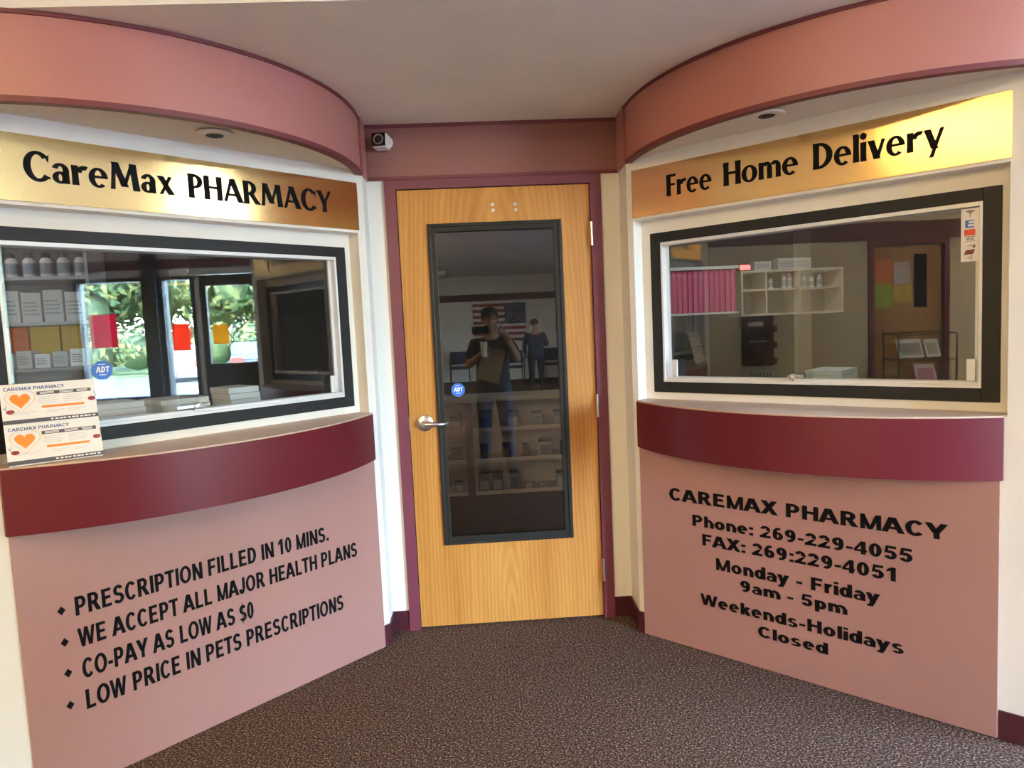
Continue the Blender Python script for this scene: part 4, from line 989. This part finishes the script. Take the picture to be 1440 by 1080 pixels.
def person(label, F, J, shirt, trouser, cap=False, group=None, long=False):
    """J: joints by name, in the person's own frame (facing +y)"""
    t = thing('person', label, 'person', F, (0, 0, 0), group)
    V, E, R = [], [], []; idx = {}
    def add(n, p, r, par=None):
        idx[n] = len(V); V.append(tuple(p)); R.append(r)
        if par: E.append((idx[par], idx[n]))
    hx, hy, hz = J['head']
    add('pelvis', J['pelvis'], (.155, .115)); px, py, pz = J['pelvis']
    add('waist', (px, py+.005, pz+.16), (.145, .105), 'pelvis'); add('chest', (px, py+.01, pz+.34), (.165, .115), 'waist')
    add('neckbase', (px, py, pz+.475), (.085, .07), 'chest'); add('neck', ((px+hx)/2, (py+hy)/2-.01, pz+.545), .055, 'neckbase')
    add('jaw', (hx, hy+.01, hz-.06), (.062, .075), 'neck'); add('skull', (hx, hy-.005, hz+.03), (.078, .098), 'jaw'); add('crown', (hx, hy-.01, hz+.085), (.06, .075), 'skull')
    for s, q in ((-1, 'l'), (1, 'r')):
        sh_ = J['shoulder_'+q]; el = J['elbow_'+q]; wr = J['wrist_'+q]; kn = Vector(J['hand_'+q])
        add('sh'+q, sh_, .062, 'neckbase' if False else 'chest'); mid = (Vector(sh_)+Vector(el))/2; add('ua'+q, mid, .050, 'sh'+q)
        add('el'+q, el, .042, 'ua'+q); add('fa'+q, (Vector(el)*.6+Vector(wr)*.4), .042, 'el'+q); add('wr'+q, wr, .027, 'fa'+q)
        d = (kn-Vector(wr)).normalized(); side = Vector(J.get('thumbdir_'+q, (0, 0, 1))).normalized(); side = (side-d*side.dot(d)).normalized(); curl = d.cross(side)*(1 if q == 'r' else -1)
        add('pa'+q, Vector(wr)+d*.06, (.020, .036), 'wr'+q)
        for k, (o_, L) in enumerate(((.030, .072), (.011, .082), (-.009, .076), (-.028, .060))):
            b0 = Vector(wr)+d*.088+side*o_
            add('f%d%s' % (k, q), b0, .0095, 'pa'+q); add('g%d%s' % (k, q), b0+d*L*.5+curl*.012, .0088, 'f%d%s' % (k, q)); add('h%d%s' % (k, q), b0+d*L*.75+curl*.038, .0078, 'g%d%s' % (k, q))
        b0 = Vector(wr)+d*.03+side*.032; add('t0'+q, b0, .0105, 'wr'+q); add('t1'+q, b0+d*.035+side*.022+curl*.01, .0095, 't0'+q); add('t2'+q, b0+d*.062+side*.022+curl*.024, .0085, 't1'+q)
        hip = (px+s*.095, py, pz-.08); add('hip'+q, hip, (.095, .10), 'pelvis'); ft = J['foot_'+q]
        kneep = ((hip[0]+ft[0])/2, (hip[1]+ft[1])/2+.02, .48); add('th'+q, ((hip[0]+kneep[0])/2, (hip[1]+kneep[1])/2, .68), .082, 'hip'+q); add('kn'+q, kneep, .058, 'th'+q)
        add('ca'+q, ((kneep[0]+ft[0])/2, (kneep[1]+ft[1])/2-.015, .33), .056, 'kn'+q); add('an'+q, (ft[0], ft[1]-.02, .09), .036, 'ca'+q); add('to'+q, (ft[0]+s*.02, ft[1]+.12, .045), .034, 'an'+q)
    body = part('body', skinned('b', V, E, R, 0, M_skin), M_skin, t)
    # face
    bm = B(); blob(bm, (hx, hy+.100, hz-.008), (.013, .020, .022), seg=10); part('nose', bm, M_skin, t)
    bm = B()
    for s in (-1, 1): blob(bm, (hx+s*.030, hy+.086, hz+.018), (.012, .008, .008), seg=10)
    part('eyes', bm, M_plastic, t)
    bm = B()
    for s in (-1, 1): blob(bm, (hx+s*.030, hy+.093, hz+.018), (.006, .004, .006), seg=8)
    part('pupils', bm, M_hole, t)
    bm = B(); blob(bm, (hx, hy+.088, hz-.052), (.024, .010, .007), seg=10); part('mouth', bm, mat('lip', (.25, .08, .07), .5), t)
    bm = B()
    for s in (-1, 1): blob(bm, (hx+s*.083, hy-.005, hz-.005), (.010, .020, .032), seg=10)
    part('ears', bm, M_skin, t)
    bm = B(); blob(bm, (hx, hy-.018, hz+.052), (.088, .104, .078), seg=20)
    bmesh.ops.delete(bm, geom=[v for v in bm.verts if v.co.y > hy+.045 and v.co.z < hz+.07 or v.co.z < hz-.005], context='VERTS'); part('hair', bm, M_hair, t)
    if cap:
        bm = B(); blob(bm, (hx, hy-.006, hz+.075), (.094, .108, .066), seg=20); bmesh.ops.delete(bm, geom=[v for v in bm.verts if v.co.z < hz+.055], context='VERTS')
        prism(bm, [(hx+.085*math.cos(a), hy+.06+.10*math.sin(a)) for a in [PI*i/12 for i in range(13)]], hz+.055, hz+.064); part('cap', bm, M_shirt, t)
    # clothes
    k = 1.13
    V2 = [(px, py, pz-.13), (px, py, pz-.02), (px, py, pz+.10), V[idx['waist']], V[idx['chest']], V[idx['neckbase']]]
    R2 = [(.200, .158), (.195, .152), (.190, .148), (.182, .142), (.186, .136), (.095, .078)]; E2 = [(0, 1), (1, 2), (2, 3), (3, 4), (4, 5)]
    for q in 'lr':
        n = len(V2); a = Vector(V[idx['sh'+q]]); b = Vector(V[idx['el'+q]])
        V2 += [tuple(a), tuple(a*.45+b*.55), tuple(a*.2+b*.8)]; R2 += [.076, .064, .058]; E2 += [(4, n), (n, n+1), (n+1, n+2)]
        if long: V2 += [V[idx['el'+q]], tuple(Vector(V[idx['wr'+q]]))]; R2 += [.055, .040]; E2 += [(n+2, n+3), (n+3, n+4)]
    part('shirt', skinned('s', V2, E2, R2, 0, shirt), shirt, t)
    V3 = [V[idx['pelvis']], (px, py, pz+.10)]; R3 = [(.165, .125), (.158, .12)]; E3 = [(0, 1)]
    for q in 'lr':
        n = len(V3); V3 += [V[idx[j+q]] for j in ('hip', 'th', 'kn', 'ca')] + [tuple(Vector(V[idx['an'+q]])+Vector((0, 0, .01)))]; R3 += [(.108, .112), .096, .075, .07, .058]; E3 += [(0, n), (n, n+1), (n+1, n+2), (n+2, n+3), (n+3, n+4)]
    part('trousers', skinned('t', V3, E3, R3, 0, trouser), trouser, t)
    for q in 'lr':
        f = Vector(J['foot_'+q]); bm = B(); s = -1 if q == 'l' else 1
        blob(bm, (f.x+s*.012, f.y+.045, .05), (.056, .165, .062), seg=16)
        for v in bm.verts: v.co.z = max(v.co.z, .001)
        part('shoe', bm, M_shoe, t)
    return t
# the photographer, standing behind the camera and facing the door; frame origin on the floor under the body
PF = Matrix.Translation((.05, -3.78, 0))
person('person in dark tee and blue jeans taking the picture, reflected in the door glass', PF,
       dict(pelvis=(0, 0, .90), head=(-.01, .06, 1.545), shoulder_l=(-.185, .0, 1.30), shoulder_r=(.185, .0, 1.31),
            elbow_l=(-.25, .06, 1.09), wrist_l=(-.13, .255, 1.20), hand_l=(-.07, .30, 1.24), thumbdir_l=(.2, -.2, 1),
            elbow_r=(.25, .20, 1.13), wrist_r=(.13, .345, 1.405), hand_r=(.05, .375, 1.45), thumbdir_r=(-.2, -.4, .9),
            foot_l=(-.13, .0, 0), foot_r=(.13, .03, 0)), M_shirt, M_jean, cap=True)
t = thing('phone', 'dark phone held up by the person in the reflection', 'phone', I4, (-.06, -3.374, 1.44))
bm = B(); box(bm, -.145, .015, -3.379, -3.371, 1.413, 1.4905, .003); part('case', bm, M_blackplastic, t)
bm = B(); lathe(bm, [(.008, -3.3708), (.008, -3.3692), (.006, -3.369)], (-.124, 0, 1.4725), 'y', 16); part('lens_ring', bm, M_steel, t)
t = thing('paper_cup', 'white paper cup held by the person in the reflection', 'cup', I4, (-.05, -3.46, 1.21))
bm = B(); lathe(bm, [(.028, 1.19), (.036, 1.33), (.038, 1.335), (.034, 1.335)], (-.035, -3.445, 0), 'z', 20); part('cup', bm, M_paper, t)
t = thing('card_folder', 'tan card folder held under the arm of the person in the reflection', 'folder', Matrix.Translation((.03, -3.54, 1.10)) @ Matrix.Rotation(math.radians(16), 4, 'Y'), (0, 0, 0))
bm = B(); box(bm, -.115, .115, -.006, .006, -.17, .17, .003); part('cover', bm, mat('tan_card', (.30, .19, .09), .7), t)
# second person far off, turned away
PB = Matrix.Translation((1.22, -12.0, 0)) @ Matrix.Rotation(PI, 4, 'Z')
person('person in navy shirt and black trousers facing away by the far wall', PB,
       dict(pelvis=(0, 0, .86), head=(.0, .05, 1.50), shoulder_l=(-.185, .0, 1.26), shoulder_r=(.185, .0, 1.26),
            elbow_l=(-.26, .08, 1.04), wrist_l=(-.20, .30, 1.06), hand_l=(-.17, .37, 1.10), thumbdir_l=(0, 0, 1),
            elbow_r=(.25, .02, 1.0), wrist_r=(.22, .16, .86), hand_r=(.21, .20, .80), thumbdir_r=(-1, .2, 0),
            foot_l=(-.11, .0, 0), foot_r=(.11, .03, 0)), M_navyshirt, M_darktr, long=True)
bm = B(); box(bm, 1.40, 1.405, -12.56, -12.38, 1.10, 1.36)
solo('sheet_of_paper', bm, M_paper, 'white sheet held up by the person in navy', 'paper', I4, (1.40, -12.47, 1.10))

# translucent coloured notices on the shopfront glass
def glass_notice(y0, y1, z0, z1, col, label):
    bm = B(); box(bm, SX0-.0, SX0+.001, y0, y1, z0, z1)
    m = bpy.data.materials.new('paper_'+label.split()[0]); m.use_nodes = True; nt = m.node_tree; nt.nodes.clear()
    o = nt.nodes.new('ShaderNodeOutputMaterial'); mx = nt.nodes.new('ShaderNodeMixShader'); a = nt.nodes.new('ShaderNodeBsdfDiffuse'); b = nt.nodes.new('ShaderNodeBsdfTranslucent')
    for n in (a, b): n.inputs['Color'].default_value = tuple(col) + (1,)
    mx.inputs['Fac'].default_value = .55; nt.links.new(a.outputs[0], mx.inputs[1]); nt.links.new(b.outputs[0], mx.inputs[2]); nt.links.new(mx.outputs[0], o.inputs['Surface'])
    return solo('window_notice', bm, m, label, 'notice', I4, (SX0, (y0+y1)/2, z0), 'coloured notices on the shopfront glass')
glass_notice(-4.41, -4.08, 1.44, 1.86, (.75, .03, .12), 'crimson notice on the shopfront window')
glass_notice(-3.40, -3.16, 1.36, 1.70, (.95, .14, .05), 'red orange notice on the shopfront window beside the black post')
glass_notice(-2.87, -2.67, 1.42, 1.67, (.95, .55, .02), 'yellow notice on the glazed entry door')

# ================================================================== OUTSIDE
bm = B(); box(bm, 5.36, 80, -45, 30, -.25, -.12); struct('floor.001', bm, mat('pale_concrete', (.09, .09, .09), .9, var=.1, vscale=1))
bm = B(); box(bm, 30, 80, -45, 30, -.119, -.06); solo('lawn', bm, mat('grass', (.05, .10, .015), .95, var=.35, vscale=3), 'strip of lawn beyond the parking area', 'lawn', I4, (40, -8, -.119))
M_leaf = [mat('leaf_green', (.027, .054, .010), .7, var=.3, vscale=2), mat('leaf_yellowgreen', (.112, .128, .027), .7, var=.3, vscale=2)]; M_bark = mat('bark', (.07, .05, .035), .9)
def leaf_cloud(bm, c, R, n, size):
    for _ in range(n):
        d = Vector((random.gauss(0, 1), random.gauss(0, 1), random.gauss(0, 1))).normalized(); k = random.uniform(.72, 1.02)
        p = Vector(c) + Vector((d.x*R[0], d.y*R[1], d.z*R[2]))*k
        a = d.orthogonal().normalized(); b = d.cross(a); th = random.uniform(0, 6.28); a, b = a*math.cos(th)+b*math.sin(th), b*math.cos(th)-a*math.sin(th)
        tl = d*random.uniform(-.5, .5); s = size*random.uniform(.6, 1.2)
        vs = [bm.verts.new(p+q) for q in ((a*s+tl*s), (b*s*.5), (-a*s-tl*s), (-b*s*.5))]; bm.faces.new(vs).material_index = random.choice((0, 1))
def tree(x, y, h, r, label):
    t = thing('tree', label, 'tree', I4, (x, y, -.05), 'trees beyond the lawn')
    bm = B(); tube(bm, [(x, y, -.048), (x+.05, y, h*.3), (x-.05, y+.1, h*.6)], [.22, .17, .10], 10); part('trunk', bm, M_bark, t)
    bm = B()
    for k in range(30):
        f = (k+.5)/30; cz = h*(.19+.74*f); w_ = r*(1.0 if f < .6 else 1.0-1.2*(f-.6)); an = k*2.4; q = r*random.uniform(.30, .42)
        cx, cy = x+w_*.62*math.cos(an)*.8, y+w_*.62*math.sin(an)
        blob(bm, (cx, cy, cz), (q*.8, q*.8, q*.76), 0, 8); leaf_cloud(bm, (cx, cy, cz), (q*1.3, q*1.3, q*1.25), 330, .27)
    part('foliage', bm, M_leaf, t)
TREE_AT = [(37, -33, 14, 4.0, 'broad green tree farthest along the row beyond the lawn'), (46, -29.5, 17, 5.0, 'green tree left of the crimson notice as reflected'), (37, -22.2, 14, 4.0, 'green tree behind the crimson notice'), (46, -18.5, 17, 5.0, 'tall yellowish green tree behind the black post'),
    (37, -12.0, 14, 4.0, 'green tree behind the red orange notice'), (46, -8.0, 17, 5.0, 'tall green tree behind the glazed entry door'), (37, -1.5, 14, 4.0, 'green tree at the near end of the row beyond the lawn')]
for a_ in TREE_AT: tree(*a_)
bm = B()
for k in range(10): blob(bm, (31.8, -24+k*1.9, 1.05), (.75, 1.0, .9), 0, 10); leaf_cloud(bm, (31.8, -24+k*1.9, 1.28), (1.0, 1.35, 1.15), 420, .20)
solo('hedge', bm, M_leaf, 'leafy green hedge at the edge of the lawn', 'hedge', I4, (31.5, -15, -.05))
def car(F, m, label):
    t = thing('car', label, 'car', F, (0, 0, -.12), 'parked cars')
    z = -.12
    bm = B(); plate(bm, [(-2.1, z+.35), (-2.15, z+.75), (-1.9, z+.95), (-1.2, z+1.0), (-.75, z+1.45), (.9, z+1.48), (1.7, z+1.02), (2.1, z+.95), (2.15, z+.5), (2.05, z+.3), (-2.0, z+.3)], -.85, .85)
    bmesh.ops.bevel(bm, geom=bm.edges[:], offset=.06, segments=2, affect='EDGES'); part('body', bm, m, t)
    bm = B()
    for s in (-1, 1): plate(bm, [(-.98, z+1.02), (-.68, z+1.38), (.82, z+1.40), (1.35, z+1.04)], s*.852-.004, s*.852+.004)
    plate(bm, [(0, 0), (.01, 0), (.01, .01)], 0, .01); part('windows', bm, M_lens, t)
    for x in (-1.3, 1.35):
        for s in (-1, 1): bm = B(); cyl(bm, (x, s*.70, z+.33), (x, s*.87, z+.33), .33, n=24); part('wheel', bm, M_blackplastic, t)
    for s in (-1, 1): bm = B(); box(bm, -2.16, -2.08, s*.60-.22, s*.60+.22, z+.60, z+.86, .02); part('tail_light', bm, M_red, t)
car(Matrix.Translation((25.5, -11.6, 0)) @ Matrix.Rotation(math.radians(-22), 4, 'Z'), mat('silver_car_paint', (.55, .50, .52), .25, coat=.5), 'silver car with red tail lights parked outside behind the red orange notice')
car(Matrix.Translation((26.5, -9.0, 0)) @ Matrix.Rotation(math.radians(-16), 4, 'Z'), mat('grey_car_paint', (.05, .055, .06), .25, coat=.5), 'dark grey car parked outside behind the entry door')
